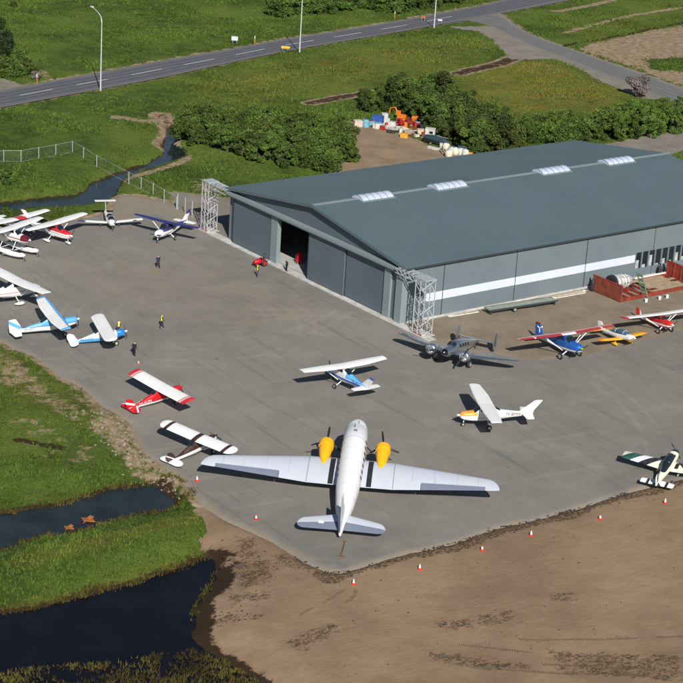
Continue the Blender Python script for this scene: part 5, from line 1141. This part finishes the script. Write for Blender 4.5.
# ================================================================== small things
# traffic cones
M_cone = plain('cone red', S(214, 50, 34), .55); M_conew = plain('cone white', (.75, .75, .74), .5)
CONES = [((197, 481), 'beside the white and brown taildragger'), ((256, 519.5), 'on the apron near the big white aircraft tail'), ((353.5, 584.5), 'on the sand behind the tow bar'), ((419.6, 569.5), None), ((482, 550.5), None), ((531, 536), None), ((600, 519.5), None), ((665, 503.5), 'on the sand behind the banded aerobatic aircraft'), ((138.5, 364), 'beside the red tipped wing of the red aircraft')]
for (px, lb) in CONES:
    g = G(*px); zz = 0.0
    ss = sdf(P_sand, np.array([g[0]]), np.array([g[1]]))[0]
    if ss < 0: zz = sz_(g[0], g[1])
    g = G(px[0], px[1], zz); c = empty('traffic_cone', (g[0], g[1], zz), random.random()); tag(c, ('red and white traffic cone ' + lb) if lb else 'red and white traffic cone in the line along the sandy ground', 'traffic cone', 'traffic cones round the apron')
    k = .4 if px[0] == 138.5 else .6; c.scale = (k, k, k)
    MB().box((0, 0, .03), (.62, .62, .06)).build('base', M_cone, c); MB().lathe([(.24, .06), (.19, .30)], axis='z', n=14).build('cone_body', M_cone, c, True)
    MB().lathe([(.188, .30), (.10, .68)], axis='z', n=14).build('reflective_sleeve', M_conew, c, True); MB().lathe([(.10, .68), (.05, .86), (.03, .88)], axis='z', n=14).build('cone_tip', M_conew if px[0] % 2 else M_cone, c, True)

# people: one skinned body each, coloured by garment
SKIN, HAIR = plain('skin', S(196, 150, 122), .6), plain('hair', S(50, 38, 28), .8)
def person(px, face, jacket, trousers, pose, label, vest=None):
    g = G(*px); V = {'pelvis': (0, 0, .95), 'chest': (0.02, 0, 1.32), 'neck': (.02, 0, 1.50), 'head0': (.04, 0, 1.60), 'head': (.05, 0, 1.72)}
    st = {'stand': (.05, -.05), 'walk': (.22, -.26), 'still': (0.0, 0.02)}[pose]
    for s, nm in ((1, 'l'), (-1, 'r')):
        f = st[0] if s > 0 else st[1]
        V['hip' + nm] = (0, .10 * s, .90); V['knee' + nm] = (f * .6 + .03, .11 * s, .50); V['ank' + nm] = (f, .12 * s, .09); V['toe' + nm] = (f + .17, .14 * s, .05)
        V['sh' + nm] = (.02, .20 * s, 1.42); e = -f * .6; bend = .18 if pose != 'still' else .05
        V['elb' + nm] = (e * .5 - .02, .27 * s, 1.13); V['wri' + nm] = (e + bend * .6, .27 * s, .88); V['han' + nm] = (e + bend * .8, .26 * s, .79)
    E = [('pelvis', 'chest'), ('chest', 'neck'), ('neck', 'head0'), ('head0', 'head')]
    for n in 'lr': E += [('pelvis', 'hip' + n), ('hip' + n, 'knee' + n), ('knee' + n, 'ank' + n), ('ank' + n, 'toe' + n), ('chest', 'sh' + n), ('sh' + n, 'elb' + n), ('elb' + n, 'wri' + n), ('wri' + n, 'han' + n)]
    R = {'pelvis': .15, 'chest': .17, 'neck': .065, 'head0': .085, 'head': .105, 'hip': .10, 'knee': .068, 'ank': .05, 'toe': .042, 'sh': .075, 'elb': .05, 'wri': .036, 'han': .042}
    ks = list(V); me = bpy.data.meshes.new('person'); me.from_pydata([V[k] for k in ks], [(ks.index(a), ks.index(b)) for a, b in E], [])
    o = bpy.data.objects.new('tmp', me); COL.objects.link(o); md = o.modifiers.new('s', 'SKIN'); sv = me.skin_vertices[0].data
    for i, k in enumerate(ks):
        q = R.get(k, R.get(k[:-1])); sv[i].radius = (q, q * (1.0 if k not in ('chest', 'pelvis') else .8)); sv[i].use_root = (k == 'pelvis')
    sb = o.modifiers.new('d', 'SUBSURF'); sb.levels = 1
    dg = bpy.context.evaluated_depsgraph_get(); m2 = bpy.data.meshes.new_from_object(o.evaluated_get(dg)); bpy.data.objects.remove(o)
    m2.materials.clear(); mats = [trousers, jacket, SKIN, HAIR, M_black, vest or jacket]
    for q in mats: m2.materials.append(q)
    for p in m2.polygons:
        c = p.center; z = c.z; ar = abs(c.y) > .21 or (abs(c.y) > .19 and z < 1.2)
        p.material_index = 4 if z < .10 else 0 if (z < .98 and not ar) else 2 if (ar and z < .86) else (5 if not ar else 1) if z < 1.50 else 2 if (z < 1.66 or (c.x > .09 and z < 1.74)) else 3
        p.use_smooth = True
    zmin = min(v.co.z for v in m2.vertices)
    for v in m2.vertices: v.co.z -= zmin
    p = bpy.data.objects.new('person', m2); COL.objects.link(p); p.location = (g[0], g[1], .004); p.rotation_euler = (0, 0, rad(face)); tag(p, label, 'person')
    for s in (-1, 1): MB().lathe([(.005, -.008), (.018, 0), (.005, .008)], (.148, .038 * s, 1.70 - zmin), 'x', 6).build('eye', M_black, p)
    MB().box((.16, 0, 1.665 - zmin), (.03, .025, .045)).build('nose', SKIN, p)
J_navy, J_dark, T_dark, J_hv, T_blue = plain('navy jacket', S(30, 38, 62), .8), plain('dark jacket', S(24, 25, 30), .8), plain('black trousers', S(22, 22, 26), .8), plain('fluorescent vest', S(214, 232, 60), .7), plain('blue jeans', S(44, 58, 88), .8)
person((158, 268), -60, J_navy, T_dark, 'walk', 'person in dark navy clothes walking on the apron in front of the purple winged aircraft')
person((161.5, 328), 20, J_dark, T_dark, 'walk', 'person in yellow vest and black trousers walking alone on the open apron', J_hv)
person((134, 356), 60, J_dark, T_dark, 'stand', 'person dressed in black standing in front of the rounded wing blue aircraft')
person((257.5, 277), 200, J_dark, T_blue, 'stand', 'person in yellow vest standing next to the small red tractor', J_hv)
person((286.5, 272), -150, J_navy, T_dark, 'still', 'person in dark clothes standing in the open hangar doorway')
person((118.5, 334), 150, J_navy, T_blue, 'still', 'person in yellow vest standing at the nose of the rounded wing blue aircraft', J_hv)

# small red tractor by the door
g = G(259, 266); tr = empty('small_tractor', (g[0], g[1], 0.004), rad(215)); tag(tr, 'small red tractor parked against the closed hangar door', 'tractor'); tr.scale = (.78, .78, .78)
MB().loft([ring_pts((1.0, .5, 1.0, .28, 3), 12), ring_pts((.9, .45, 1.12, .33, 3), 12), ring_pts((-.1, .45, 1.2, .34, 3), 12), ring_pts((-.15, .45, .9, .34, 3), 12)]).build('bonnet', M_red, tr, True)
MB().box((-.55, 0, .58), (.9, .6, .25)).build('chassis', M_black, tr); MB().box((-.6, 0, .85), (.5, .5, .12)).box((-.85, 0, 1.1), (.1, .5, .45), ry=-.15).build('seat', M_black, tr)
MB().tube([(-.1, 0, 1.1), (-.35, 0, 1.3)], .03, 6).lathe([(.2, -.015), (.2, .015)], (-.37, 0, 1.3), 'x', 14).build('steering_wheel', M_black, tr)
for s in (-1, 1):
    wheel((-.7, s * .58, .55), .55, .3, tr, hub=M_red); wheel((.7, s * .48, .34), .34, .22, tr, hub=M_red)
    MB().loft([[(-.7 + .66 * math.cos(t), s * .58 + w_, .55 + .66 * math.sin(t)) for w_ in (-.18, .18)] for t in [rad(20 + 14 * k) for k in range(11)]], closed=False, caps=False).build('mudguard', M_red, tr)
    MB().tube([(-.95, s * .4, .7), (-1.0, s * .4, 1.95)], .04, 5).build('roll_bar', M_black, tr)
MB().tube([(-1.0, -.4, 1.95), (-1.0, .4, 1.95)], .04, 5).build('roll_bar', M_black, tr); MB().tube([(.5, .2, 1.1), (.5, .2, 1.65)], .035, 6).build('exhaust', M_black, tr)
# red machine just inside the door
p = hw_(12.9, 2.3, .05); fl = empty('floor_machine', p, HANG + rad(80)); tag(fl, 'red wheeled fuel pump trolley standing inside the open hangar door', 'trolley'); fl.scale = (.8, .8, .8)
MB().box((0, 0, .75), (.9, .7, .9), taper=.9).build('cabinet', M_red, fl); MB().box((.05, 0, 1.5), (.5, .5, .5), taper=.8).build('pump_head', M_red, fl); MB().tube([(-.4, -.3, .6), (-.6, -.3, 1.5), (-.6, .3, 1.5), (-.4, .3, .6)], .04, 6).build('push_handle', M_black, fl)
for s in (-1, 1): wheel((.2, s * .38, .28), .28, .12, fl); wheel((-.35, s * .3, .16), .16, .1, fl)

# ---- street lamps
M_lamp = plain('lamp post steel', (.62, .64, .66), .45, .3)
def lamp(px, lb, h=12.0):
    g = G(*px); l = empty('street_lamp', (g[0], g[1], 0)); tag(l, lb, 'street lamp', 'street lamps along the main road')
    MB().tube([(0, 0, 0), (0, 0, h * .5), (0, 0, h)], [.13, .10, .075], 10).build('post', M_lamp, l, True); MB().lathe([(.2, 0), (.2, .5), (.14, .55)], axis='z', n=10).build('base_sleeve', M_galv, l)
    pts = [(0, 0, h), (-.15, .3, h + .7), (-.6, .9, h + 1.2), (-1.3, 1.9, h + 1.6), (-1.9, 2.7, h + 1.85)]; MB().tube(pts, [.075, .065, .06, .055, .05], 8).build('arm', M_lamp, l, True)
    MB().box((-2.15, 3.05, h + 1.93), (.75, .28, .16), rz=rad(125)).build('lamp_head', plain('lamp head', (.75, .76, .78), .4), l)
lamp((100.5, 91), 'tall grey street lamp beside the near verge across from the gravel lane'); lamp((299.5, 53), 'tall grey street lamp beside the yellow road sign'); lamp((434, 28), 'tall grey street lamp beside the side road junction')
# ---- road signs and marker posts
def sign(px, wd, hh, base, mat, label, face=rad(-90), legs=2, back=False, name='road_sign'):
    g = G(*px); s = empty(name, (g[0], g[1], 0), face + rad(90)); tag(s, label, 'sign')
    for k in ([-1, 1] if legs == 2 else [0]): MB().tube([(k * wd * .32, .05, 0), (k * wd * .32, .05, base + hh * .9)], .045, 6).build('post', M_galv, s)
    MB().box((0, 0, base + hh / 2), (wd, .05, hh)).build('panel', mat, s); return s
sign((234.5, 44), 1.25, .8, .7, plain('sign back white', (.5, .52, .54), .5), 'white two legged sign board in the grass beyond the main road'); M_sy = plain('sign yellow', S(226, 168, 40), .5)
s_ = sign((285, 51.5), 1.5, .45, .6, M_sy, 'yellow arrow shaped direction sign at the near edge of the main road'); MB().add([(.75, -.026, .6), (1.0, -.026, .825), (.75, -.026, 1.05), (.75, .026, .6), (1.0, .026, .825), (.75, .026, 1.05)], [(0, 1, 2), (5, 4, 3), (0, 3, 4, 1), (1, 4, 5, 2)]).build('arrow_point', M_sy, s_)
sign((423, 21), 1.0, .55, .6, plain('sign orange brown', S(150, 84, 44), .6), 'orange brown sign board beside the junction lamp'); sign((440, 22), .9, .3, .25, M_white, 'low white sign plate beside the side road junction')
for px, lb in (((37, 84), 'white topped marker post beside the gravel lane mouth'), ((254.5, 45), 'slim roadside marker post near the white sign board'), ((394.5, 19.5), 'slim roadside marker post beside the far shrub belt')):
    g = G(*px); q = empty('marker_post', (g[0], g[1], 0)); tag(q, lb, 'post'); MB().lathe([(.07, 0), (.07, 1.25)], axis='z', n=8).build('stake', plain('orange stake', S(196, 130, 50), .6), q); MB().lathe([(.075, 1.25), (.075, 1.75), (.03, 1.8)], axis='z', n=8).build('reflector_cap', M_white, q)

# ---- chain link fence and gate
def fence(pxs, label, name='chain_link_fence', h=1.75, cat='fence', rails=True):
    P = [G(*p) for p in pxs]; f = empty(name, (P[0][0], P[0][1], 0)); tag(f, label, cat); o = P[0]
    for i, p in enumerate(P):
        q = p - o; big = i in (0, len(P) - 1); MB().tube([(q[0], q[1], -.6), (q[0], q[1], h + .1)], .075 if big else .06, 6).build('post', M_galv, f)
    for a, b in zip(P[:-1], P[1:]):
        a, b = a - o, b - o; d = b - a; L = np.hypot(d[0], d[1]); e = d / L
        if rails: MB().tube([(a[0], a[1], h), (b[0], b[1], h)], .022, 5).build('top_rail', M_galv, f); MB().tube([(a[0], a[1], .08), (b[0], b[1], .08)], .02, 4).build('bottom_wire', M_galv, f)
        m_ = MB(); n = max(4, int(L / .22)); w_ = .0045
        for s in (-1, 1):
            for k in range(-int(h / .22), n + 1):
                t0 = k * .22; t1 = t0 + h; z0, z1 = (.08, h)
                u0, u1 = max(t0, 0), min(t1, L)
                if u1 - u0 < .05: continue
                f0, f1 = (u0 - t0) / (t1 - t0), (u1 - t0) / (t1 - t0)
                if s < 0: f0, f1 = 1 - f0, 1 - f1
                p0 = a + e * u0; p1 = a + e * u1; za, zb = z0 + (z1 - z0) * f0, z0 + (z1 - z0) * f1
                m_.add([(p0[0], p0[1], za - w_), (p1[0], p1[1], zb - w_), (p1[0], p1[1], zb + w_), (p0[0], p0[1], za + w_)], [(0, 1, 2, 3)])
        m_.build('wire_mesh', plain('dull wire', S(120, 124, 122), .6, .3), f)
fence([(-30, 167), (-13, 164), (3.7, 162), (21, 162), (38.6, 159), (55.7, 156), (72.4, 152.5), (83.4, 159), (96.6, 167), (128.7, 184), (141, 189.5), (153, 195.5), (164, 202), (176.5, 209)], 'grey chain link fence crossing the stream towards the hangar')
fence([(177.5, 209.5), (185, 213.5), (192, 217)], 'chain link gate standing open beside the lattice tower', 'wire_gate', 2.2, 'gate'); 

# ================================================================== steel rack, engine and boards beside the long wall
M_oxide = plain('red oxide paint', S(128, 46, 32), .75, 0, .3, 1.2); M_rustp = plain('rusty red panel', S(116, 52, 36), .85, 0, .35, .9); M_wood = plain('weathered boards', S(150, 132, 106), .9, 0, .25, 2); M_green = plain('faded green paint', S(92, 112, 92), .75, 0, .25, 1.5); M_pale = plain('weathered white boards', S(206, 204, 194), .8, 0, .2, 1.5)
fr = empty('steel_flat_rack', hw_(41.6, 36.6, .03), HANG); tag(fr, 'rust red steel flat rack with upright end panels beside the hangar windows', 'rack')
for x in (-2.5, 2.5): MB().box((x, 0, .26), (.22, 13.2, .42)).build('long_beam', M_oxide, fr)
for k in range(10): MB().box((0, -6.3 + k * 1.4, .2), (4.76, .18, .24)).build('cross_beam', M_oxide, fr)
for y in (-6.7, 6.7):
    e = MB().box((0, y, 1.1), (5.2, .14, 2.0)).build('end_panel', M_rustp if y < 0 else M_oxide, fr)
    for x in (-2.5, -1.25, 0, 1.25, 2.5): MB().box((x, y + (.12 if y < 0 else -.12), 1.1), (.16, .1, 2.06)).build('stiffener', M_oxide, e)
    MB().box((0, y, 2.16), (5.3, .2, .12)).build('top_rail', M_oxide, e)
for k in range(7):
    b = MB().box((-2.1 + k * .68, 2.4 + (k % 3) * .4, .36 + .02 * (k % 2)), (.6, 6.0 - (k % 2) * 1.2, .06)).build('deck_board', M_wood, fr)
je = empty('jet_engine', hw_(41.4, 32.3, .36), HANG); tag(je, 'old jet engine with black intake ring lying on the red rack', 'engine')
pr = [(.62, -1.7), (1.02, -1.62), (1.05, -1.2), (.98, -.8), (.9, 0), (.78, .8), (.7, 1.5), (.52, 1.7)]
MB().lathe(pr, (0, 0, 1.25), 'y', 24).build('casing', plain('engine casing', (.55, .55, .53), .5, .4, .25, 1.5), je, True); MB().lathe([(.66, -1.74), (1.06, -1.66), (1.10, -1.3), (1.0, -1.24)], (0, 0, 1.25), 'y', 24).build('intake_ring', M_black, je, True)
for y, r in ((-.9, 1.02), (-.3, .97), (.3, .90), (.9, .80)): MB().lathe([(r, y - .06), (r + .04, y), (r, y + .06)], (0, 0, 1.25), 'y', 24).build('flange', M_galv if y < 0 else M_pale, je, True)
for k in range(6): MB().tube([(.95 * math.cos(k), -.8, 1.25 + .95 * math.sin(k)), (.8 * math.cos(k), .9, 1.25 + .8 * math.sin(k))], .06, 5).build('pipe', M_metal, je)
for y in (-.9, .9): MB().box((0, y, .2), (1.5, .2, .4)).build('cradle', M_oxide, je)
gf = empty('gantry', hw_(43.2, 34.2, .45), HANG); tag(gf, 'faded green upright steel gantry standing beside the jet engine', 'gantry')
for x in (-.45, .45): MB().tube([(x + .9, .2, -.42), (x - .3, -.1, 2.4)], .09, 6).build('upright', M_green, gf)
for k in range(5): MB().box((.75 - k * .26, .14 - .06 * k, -.1 + k * .58), (.95, .09, .34), ry=-.0).build('panel', M_green, gf)
def tall(px, lb):
    g = G(*px, .03); t_ = empty('gas_bottle', (g[0], g[1], .03)); tag(t_, lb, 'gas bottle'); MB().lathe([(.26, 0), (.28, .08), (.28, 1.0), (.2, 1.35), (.08, 1.5)], axis='z', n=12).build('bottle_body', M_black, t_, True); MB().lathe([(.07, 1.5), (.07, 1.7)], axis='z', n=8).build('valve', M_black, t_)
tall((592, 291), 'black upright gas bottle beside the rusty end panel of the red rack'); tall((659, 276), 'black upright gas bottle between the red rack and the windows')
for px, lb in (((659.5, 299.5), 'standing on the gravel in front of the red rack'), ((667, 298), 'standing on the gravel in front of the red rack'), ((646, 302), 'standing on the gravel in front of the red rack')):
    g = G(*px, .5 if 'beam' in lb else .03); bk = empty('bucket', (g[0], g[1], .48 if 'beam' in lb else .03)); tag(bk, 'small white bucket ' + lb, 'bucket', 'white buckets on the rack'); MB().lathe([(.17, 0), (.22, .42)], axis='z', n=12).build('pail', M_conew, bk, True); MB().tube([(-.22, 0, .42), (0, 0, .6), (.22, 0, .42)], .012, 4).build('handle', M_metal, bk)
wt = empty('pipe', hw_(38.9, 40.8, .2), HANG); tag(wt, 'long white tube lying between the red rack and the hangar wall', 'pipe'); MB().tube([(0, -3.4, .12), (0, 3.4, .12)], .3, 12).build('tube', M_pale, wt, True); MB().lathe([(.34, -3.45), (.34, -3.3)], (0, 0, .12), 'y', 12).build('collar', M_galv, wt)
tl = empty('flat_trailer', hw_(40.3, 16.6, .03), HANG - rad(5)); tag(tl, 'long low grey flat trailer parked along the hangar wall', 'trailer')
MB().box((0, 0, .62), (1.25, 10.4, .10)).build('frame', M_green, tl)
for k in range(6): MB().box((-.52 + k * .208, 0, .695), (.19, 10.3, .05)).build('deck_plank', plain('grey green planks', S(128, 138, 126), .85, 0, .2, 1.5), tl)
for s in (-1, 1): MB().box((s * .66, 0, .66), (.06, 10.4, .2)).build('side_rail', M_dark, tl); wheel((s * .5, -1.4, .3), .3, .18, tl) if False else None
for s in (-1, 1):
    o = wheel((0, 0, 0), .3, .18, tl); o.location = (s * .55, -1.4, .3); o.rotation_euler = (0, 0, rad(90))
for y in (-4.9, 4.9): MB().box((0, y, .3), (.9, .12, .58)).build('stand', M_dark, tl)
for k, (x, y0, y1) in enumerate(((38.65, 20.8, 29.0), (39.1, 22.6, 28.4), (38.5, 6.5, 11.0))):
    bd = empty('long_board', hw_(x, (y0 + y1) / 2, .03), HANG + rad(-1.5 * k)); tag(bd, ['long white board lying against the hangar plinth', 'shorter white board lying beside the long one near the hangar wall', 'white board lying by the hangar wall behind the silver twin'][k], 'board')
    MB().box((0, 0, .06), (.42, y1 - y0, .1)).build('plank', M_pale, bd); MB().box((.1, .3, .135), (.2, (y1 - y0) * .8, .045)).build('batten', M_wood, bd)

# ================================================================== scrap yard
def bx(px, d, mat, label, cat, name, rz=0., lid=None, z=.015, ribs=0):
    g = G(*px, z); o = empty(name, (g[0], g[1], z), rad(rz)); tag(o, label, cat); d = tuple(q * .84 for q in d)
    MB().box((0, 0, d[2] / 2), d).build('body', mat, o)
    MB().box((0, 0, d[2] + .035), (d[0] * 1.04, d[1] * 1.04, .07)).build('lid', lid or mat, o)
    for k in range(ribs): MB().box((-d[0] / 2 + d[0] * (k + .5) / ribs, -d[1] / 2 - .02, d[2] / 2), (.06, .05, d[2] * .9)).build('rib', mat, o)
    return o
cB, cLB, cR, cO, cW, cY, cDK = plain('scrap blue', S(44, 80, 150), .7, 0, .3), plain('scrap pale blue', S(104, 150, 168), .7, 0, .3), plain('scrap red', S(158, 36, 30), .7, 0, .3), plain('scrap orange', S(206, 112, 28), .7, 0, .3), plain('scrap white', S(182, 181, 174), .7, 0, .3), plain('scrap yellow', S(204, 142, 40), .7, 0, .3), plain('scrap dark', S(40, 44, 46), .7)
bx((357.5, 126.5), (1.6, 1.2, 1.2), plain('scrap pinkish', S(190, 168, 158), .8), 'pinkish grey bin at the thicket end of the scrap yard', 'bin', 'bin', 20, ribs=3)
g = G(365.5, 127); tk = empty('liquid_tank', (g[0], g[1], .015)); tag(tk, 'pale blue liquid tank in the scrap yard', 'tank'); MB().lathe([(.6, 0), (.62, .9), (.5, 1.2), (.2, 1.3)], axis='z', n=16).build('vessel', cLB, tk, True); MB().lathe([(.2, 1.3), (.2, 1.45)], axis='z', n=10).build('cap', cB, tk)
bx((377.5, 124.5), (2.2, 1.4, 1.7), cB, 'bright blue container in the scrap yard', 'container', 'small_container', -15, ribs=5); bx((378, 128.5), (1.3, 1.0, 1.1), cW, 'white crate in front of the blue container', 'crate', 'crate', 10, cLB, ribs=3)
bx((384, 123), (1.2, 1.2, 1.9), cW, 'tall white cabinet right beside the blue container', 'cabinet', 'cabinet', 12); bx((391.5, 129), (1.5, 1.1, 1.4), cW, 'large white box standing among the red machines', 'box', 'storage_box', -8, ribs=3)
def digger(px, mat, label, rz, k=1.0, name='mini_excavator', arm=True):
    g = G(*px); o = empty(name, (g[0], g[1], .015), rad(rz)); tag(o, label, 'excavator' if arm else 'machine'); o.scale = (k * .85,) * 3
    for s in (-1, 1):
        MB().loft([[(x, s * .7 + w_, z) for x, z in ((-1.1, .25), (-.9, .02), (.9, .02), (1.1, .25), (.9, .5), (-.9, .5))] for w_ in (-.2, .2)]).build('track', M_rubber, o)
    MB().box((-.3, 0, .95), (1.6, 1.3, .7), taper=.92).build('engine_housing', mat, o); MB().box((.35, .3, 1.65), (.9, .7, .9), taper=.9).build('cab', mat, o); MB().box((.4, .3, 1.75), (.94, .64, .5), taper=.92).build('cab_glass', M_glass, o)
    if arm:
        MB().tube([(.6, -.3, 1.0), (1.5, -.3, 2.5), (2.6, -.3, 2.2)], [.16, .16, .12], 6).build('boom', mat, o); MB().tube([(2.6, -.3, 2.2), (2.9, -.3, .9)], [.13, .09], 6).build('dipper', mat, o)
        MB().loft([[(x, y, z) for x, z in ((2.95, .95), (2.5, .75), (2.45, .3), (2.8, .15), (3.1, .4))] for y in (-.6, 0.0)]).build('bucket', M_metal, o)
    else: MB().tube([(.8, 0, .7), (1.9, 0, .6)], .2, 8).build('roller', mat, o); MB().box((1.9, 0, .5), (.3, 1.6, .7)).build('blade', mat, o)
    return o
digger((400, 120.5), cO, 'orange excavator with raised arm behind the red machines', 150, .95); digger((416, 121), cO, 'orange excavator at the dark tarpaulin end of the scrap row', 60, .85)
digger((387, 129), cR, 'small red tracked machine beside the large white box', 200, .62, 'tracked_machine', False); digger((399.5, 126.5), cR, 'red tracked machine in front of the orange excavator', 230, .8, 'tracked_machine', False); digger((409.5, 125.5), plain('scrap dark red', S(130, 30, 24), .7), 'dark red tracked machine between the two excavators', 160, .75, 'tracked_machine', False)
g = G(396.5, 131.5); bt = empty('rowing_boat', (g[0], g[1], .015), rad(-12)); tag(bt, 'small pale boat hull lying on the dirt in the scrap yard', 'boat')
MB().loft([[(x, s_ * h * .75 if q else s_ * h, z) for s_, z, q in ((-1, .75, 0), (-1, .3, 1), (0, .05, 1), (1, .3, 1), (1, .75, 0), (0, .55, 0))] for x, h in ((-1.9, .5), (-1, .75), (.4, .78), (1.3, .55), (2.0, .05))]).build('hull', cW, bt, True); MB().box((-.3, 0, .68), (.3, 1.3, .05)).build('thwart', M_wood, bt); MB().box((.7, 0, .68), (.3, 1.1, .05)).build('thwart', M_wood, bt)
for k, px in enumerate(((389.5, 132.5), (392.5, 133))):
    g = G(*px); ty = empty('old_tyre', (g[0], g[1], .015)); tag(ty, 'old black tyre lying on the dirt beside the pale boat hull', 'tyre', 'old tyres'); MB().lathe([(.28, .05), (.5, .02), (.55, .14), (.5, .26), (.28, .23), (.26, .14), (.28, .05)], axis='z', n=16).build('tread', M_rubber, ty, True); MB().lathe([(.27, .08), (.27, .2)], axis='z', n=12).build('rim', M_rustp, ty)
bx((404, 137.5), (1.45, .9, .75), cY, 'yellow box standing alone on the bare dirt', 'box', 'storage_box', -10, ribs=3); bx((407.5, 132.5), (1.6, 1.2, .6), M_wood, 'stack of grey boards behind the yellow box', 'boards', 'board_stack', 15, ribs=4); bx((420.5, 134.5), (1.3, 1.1, 1.0), plain('scrap beige', S(190, 168, 140), .8), 'beige crate beside the white site cabin', 'crate', 'crate', 5, ribs=3)
c_ = bx((430, 136), (1.9, 1.5, 1.45), cW, 'white site cabin in front of the trees', 'cabin', 'site_cabin', -8); MB().box((.2, -.645, .72), (.6, .03, .42)).build('window', M_glass, c_)
bx((424.5, 129.5), (2.4, 1.6, .9), cDK, 'low stack under dark tarpaulin behind the beige crate', 'stack', 'covered_stack', 20)
g = G(437, 145); bb = empty('covered_boat', (g[0], g[1], .015), rad(-38)); tag(bb, 'boat under dark blue green cover on a trailer below the trees', 'boat')
MB().loft([[(x, -h, .9), (x, -h * .7, .35), (x, 0, .15), (x, h * .7, .35), (x, h, .9)] for x, h in ((-2.4, .8), (-.5, .95), (1.2, .8), (2.5, .1))]).build('hull', cDK, bb, True); MB().loft([[(x, -h, .92), (x, 0, z), (x, h, .92)] for x, h, z in ((-2.4, .85, 1.3), (-.5, 1.0, 1.55), (1.2, .85, 1.4), (2.55, .12, 1.0))]).build('cover', plain('boat cover', S(38, 60, 66), .6), bb)
MB().box((0, 0, 1.5), (4.2, .06, .05)).build('ridge_pole', cW, bb)
for s in (-1, 1): wheel((-.6, s * .95, .28), .28, .16, bb)
bx((433.5, 149), (2.4, .8, .3), cW, 'white slab lying beside the covered boat', 'slab', 'slab', -35)
for k, px in enumerate(((446, 150), (451, 154), (455.5, 154.5), (460, 155), (448.5, 157), (465, 156))):
    g = G(*px); r2 = random.Random(k); bg_ = empty('bulk_bag', (g[0], g[1], .015), r2.random() * 3); tag(bg_, 'white bulk bag in the row behind the hangar', 'bag', 'white bulk bags')
    MB().loft([ring_pts((0, -.5, .5, .5, 3), 12) and [(p[1] * q, p[2] * q, z) for p in ring_pts((0, -.5, .5, .5, 3.2), 12)] for q, z in ((.85, 0), (1.12, .3), (1.1, .75), (.8, 1.05), (.3, 1.15))]).build('sack', cW if k % 2 else plain('scrap cream', S(200, 196, 176), .8), bg_, True)
    for s in (-1, 1): MB().tube([(s * .35, -.3, 1.0), (s * .35, 0, 1.35), (s * .35, .3, 1.0)], .03, 4).build('loop', cB, bg_)
bx((462, 151), (1.5, 1.0, .9), cB, 'blue covered crate behind the white bulk bags', 'crate', 'crate', 10); bx((470, 156), (.9, .7, .6), cY, 'small yellow crate at the end of the bulk bag row', 'crate', 'crate', 0)
# a few loose white stones / markers lying on the apron edge and in the field
for px, lb, k in (((88, 521), 'rusty orange sheet sticking out of the pond beside the grass strip', 1.0), ((69, 528.5), 'smaller rusty orange sheet lying in the pond shallows', .75)):
    g = G(px[0], px[1], ZW); o = empty('rusty_sheet', (g[0], g[1], ZW - .02), rad(25)); tag(o, lb, 'scrap metal'); o.scale = (k, k, k); mr = plain('orange rust', S(150, 92, 44), .9, 0, .35, 2)
    MB().box((0, 0, .14), (1.15, .8, .05), ry=.2).build('plate', mr, o); MB().box((.25, .1, .28), (.5, .5, .05), ry=-.35, rz=.4).build('bent_corner', mr, o); MB().tube([(-.6, -.4, .05), (.6, .45, .2)], .05, 5).build('bar', mr, o)
# mixed clutter: small crates, drums and timber between the larger scrap
cl_rng = random.Random(21); LOOK = [('red', cR), ('orange', cO), ('white', cW), ('pale blue', cLB), ('yellow', cY), ('dark', cDK), ('rusty', M_rustp), ('grey', M_galv)]
CL = [(371, 125, 3), (374, 128, 2), (381, 126, 2), (383, 129.5, 0), (388, 123.5, 2), (394, 124, 0), (395.5, 127.5, 0), (397, 123.5, 6), (402, 128.5, 1), (404, 124, 6), (405.5, 127.5, 1), (406, 131, 7), (411, 128.5, 6), (413, 125, 1), (414, 131, 6), (417, 127, 0), (400.5, 133.5, 2), (411, 134.5, 7), (416.5, 137, 2), (423, 137.5, 6), (426, 139.5, 7), (428, 141.5, 2), (441, 148.5, 2), (443.5, 153, 7)]
for k, (a, b, c) in enumerate(CL):
    g = G(a, b, .015); nm, mt = LOOK[c]; drum = k % 3 == 1; o = empty('oil_drum' if drum else 'scrap_crate' if k % 3 == 0 else 'scrap_bundle', (g[0], g[1], .015), cl_rng.random() * 3)
    lb = {0: '%s scrap crate lying in the scrap yard', 1: '%s drum standing in the scrap yard', 2: '%s bundle of pipes in the scrap yard'}[k % 3] % nm
    tag(o, lb, ['crate', 'drum', 'pipes'][k % 3], 'scrap yard clutter'); q = cl_rng.uniform(.7, 1.15)
    if drum: MB().lathe([(.3, 0), (.31, .28), (.3, .3), (.31, .58), (.3, .9), (.27, .9)], axis='z', n=12).build('shell', mt, o, True); MB().lathe([(.05, .9), (.05, .95)], (.15, 0, 0), 'z', 6).build('bung', M_metal, o)
    elif k % 3 == 0:
        MB().box((0, 0, .35 * q), (1.1 * q, .8 * q, .7 * q), taper=.94).build('body', mt, o); MB().box((.1, 0, .75 * q), (.8 * q, .5 * q, .12), ry=.15).build('flap', LOOK[(c + 3) % 8][1], o)
    else:
        for j in range(4): MB().tube([(-1.0 * q, -.3 + .2 * j, .1 + .12 * (j % 2)), (1.0 * q, -.25 + .2 * j, .12 + .14 * (j % 2))], .09, 6).build('length', mt if j % 2 else LOOK[(c + 1) % 8][1], o)
# wing and fuselage skin joints of the big transport
for s in (-1, 1):
    for y in (6.0, 8.2, 10.4, 12.4): strip_on(dw, s * y, s * (y + .06), .02, .74, plain('joint grey', (.36, .39, .46), .5), dc, 'skin_joint', .012)
for x in (-1.6, -3.6, -5.6, -7.6, -9.4): patch('skin_joint', dst, x, x + .035, 15, 165, M_dcwing, dc, .01, 1, 12)
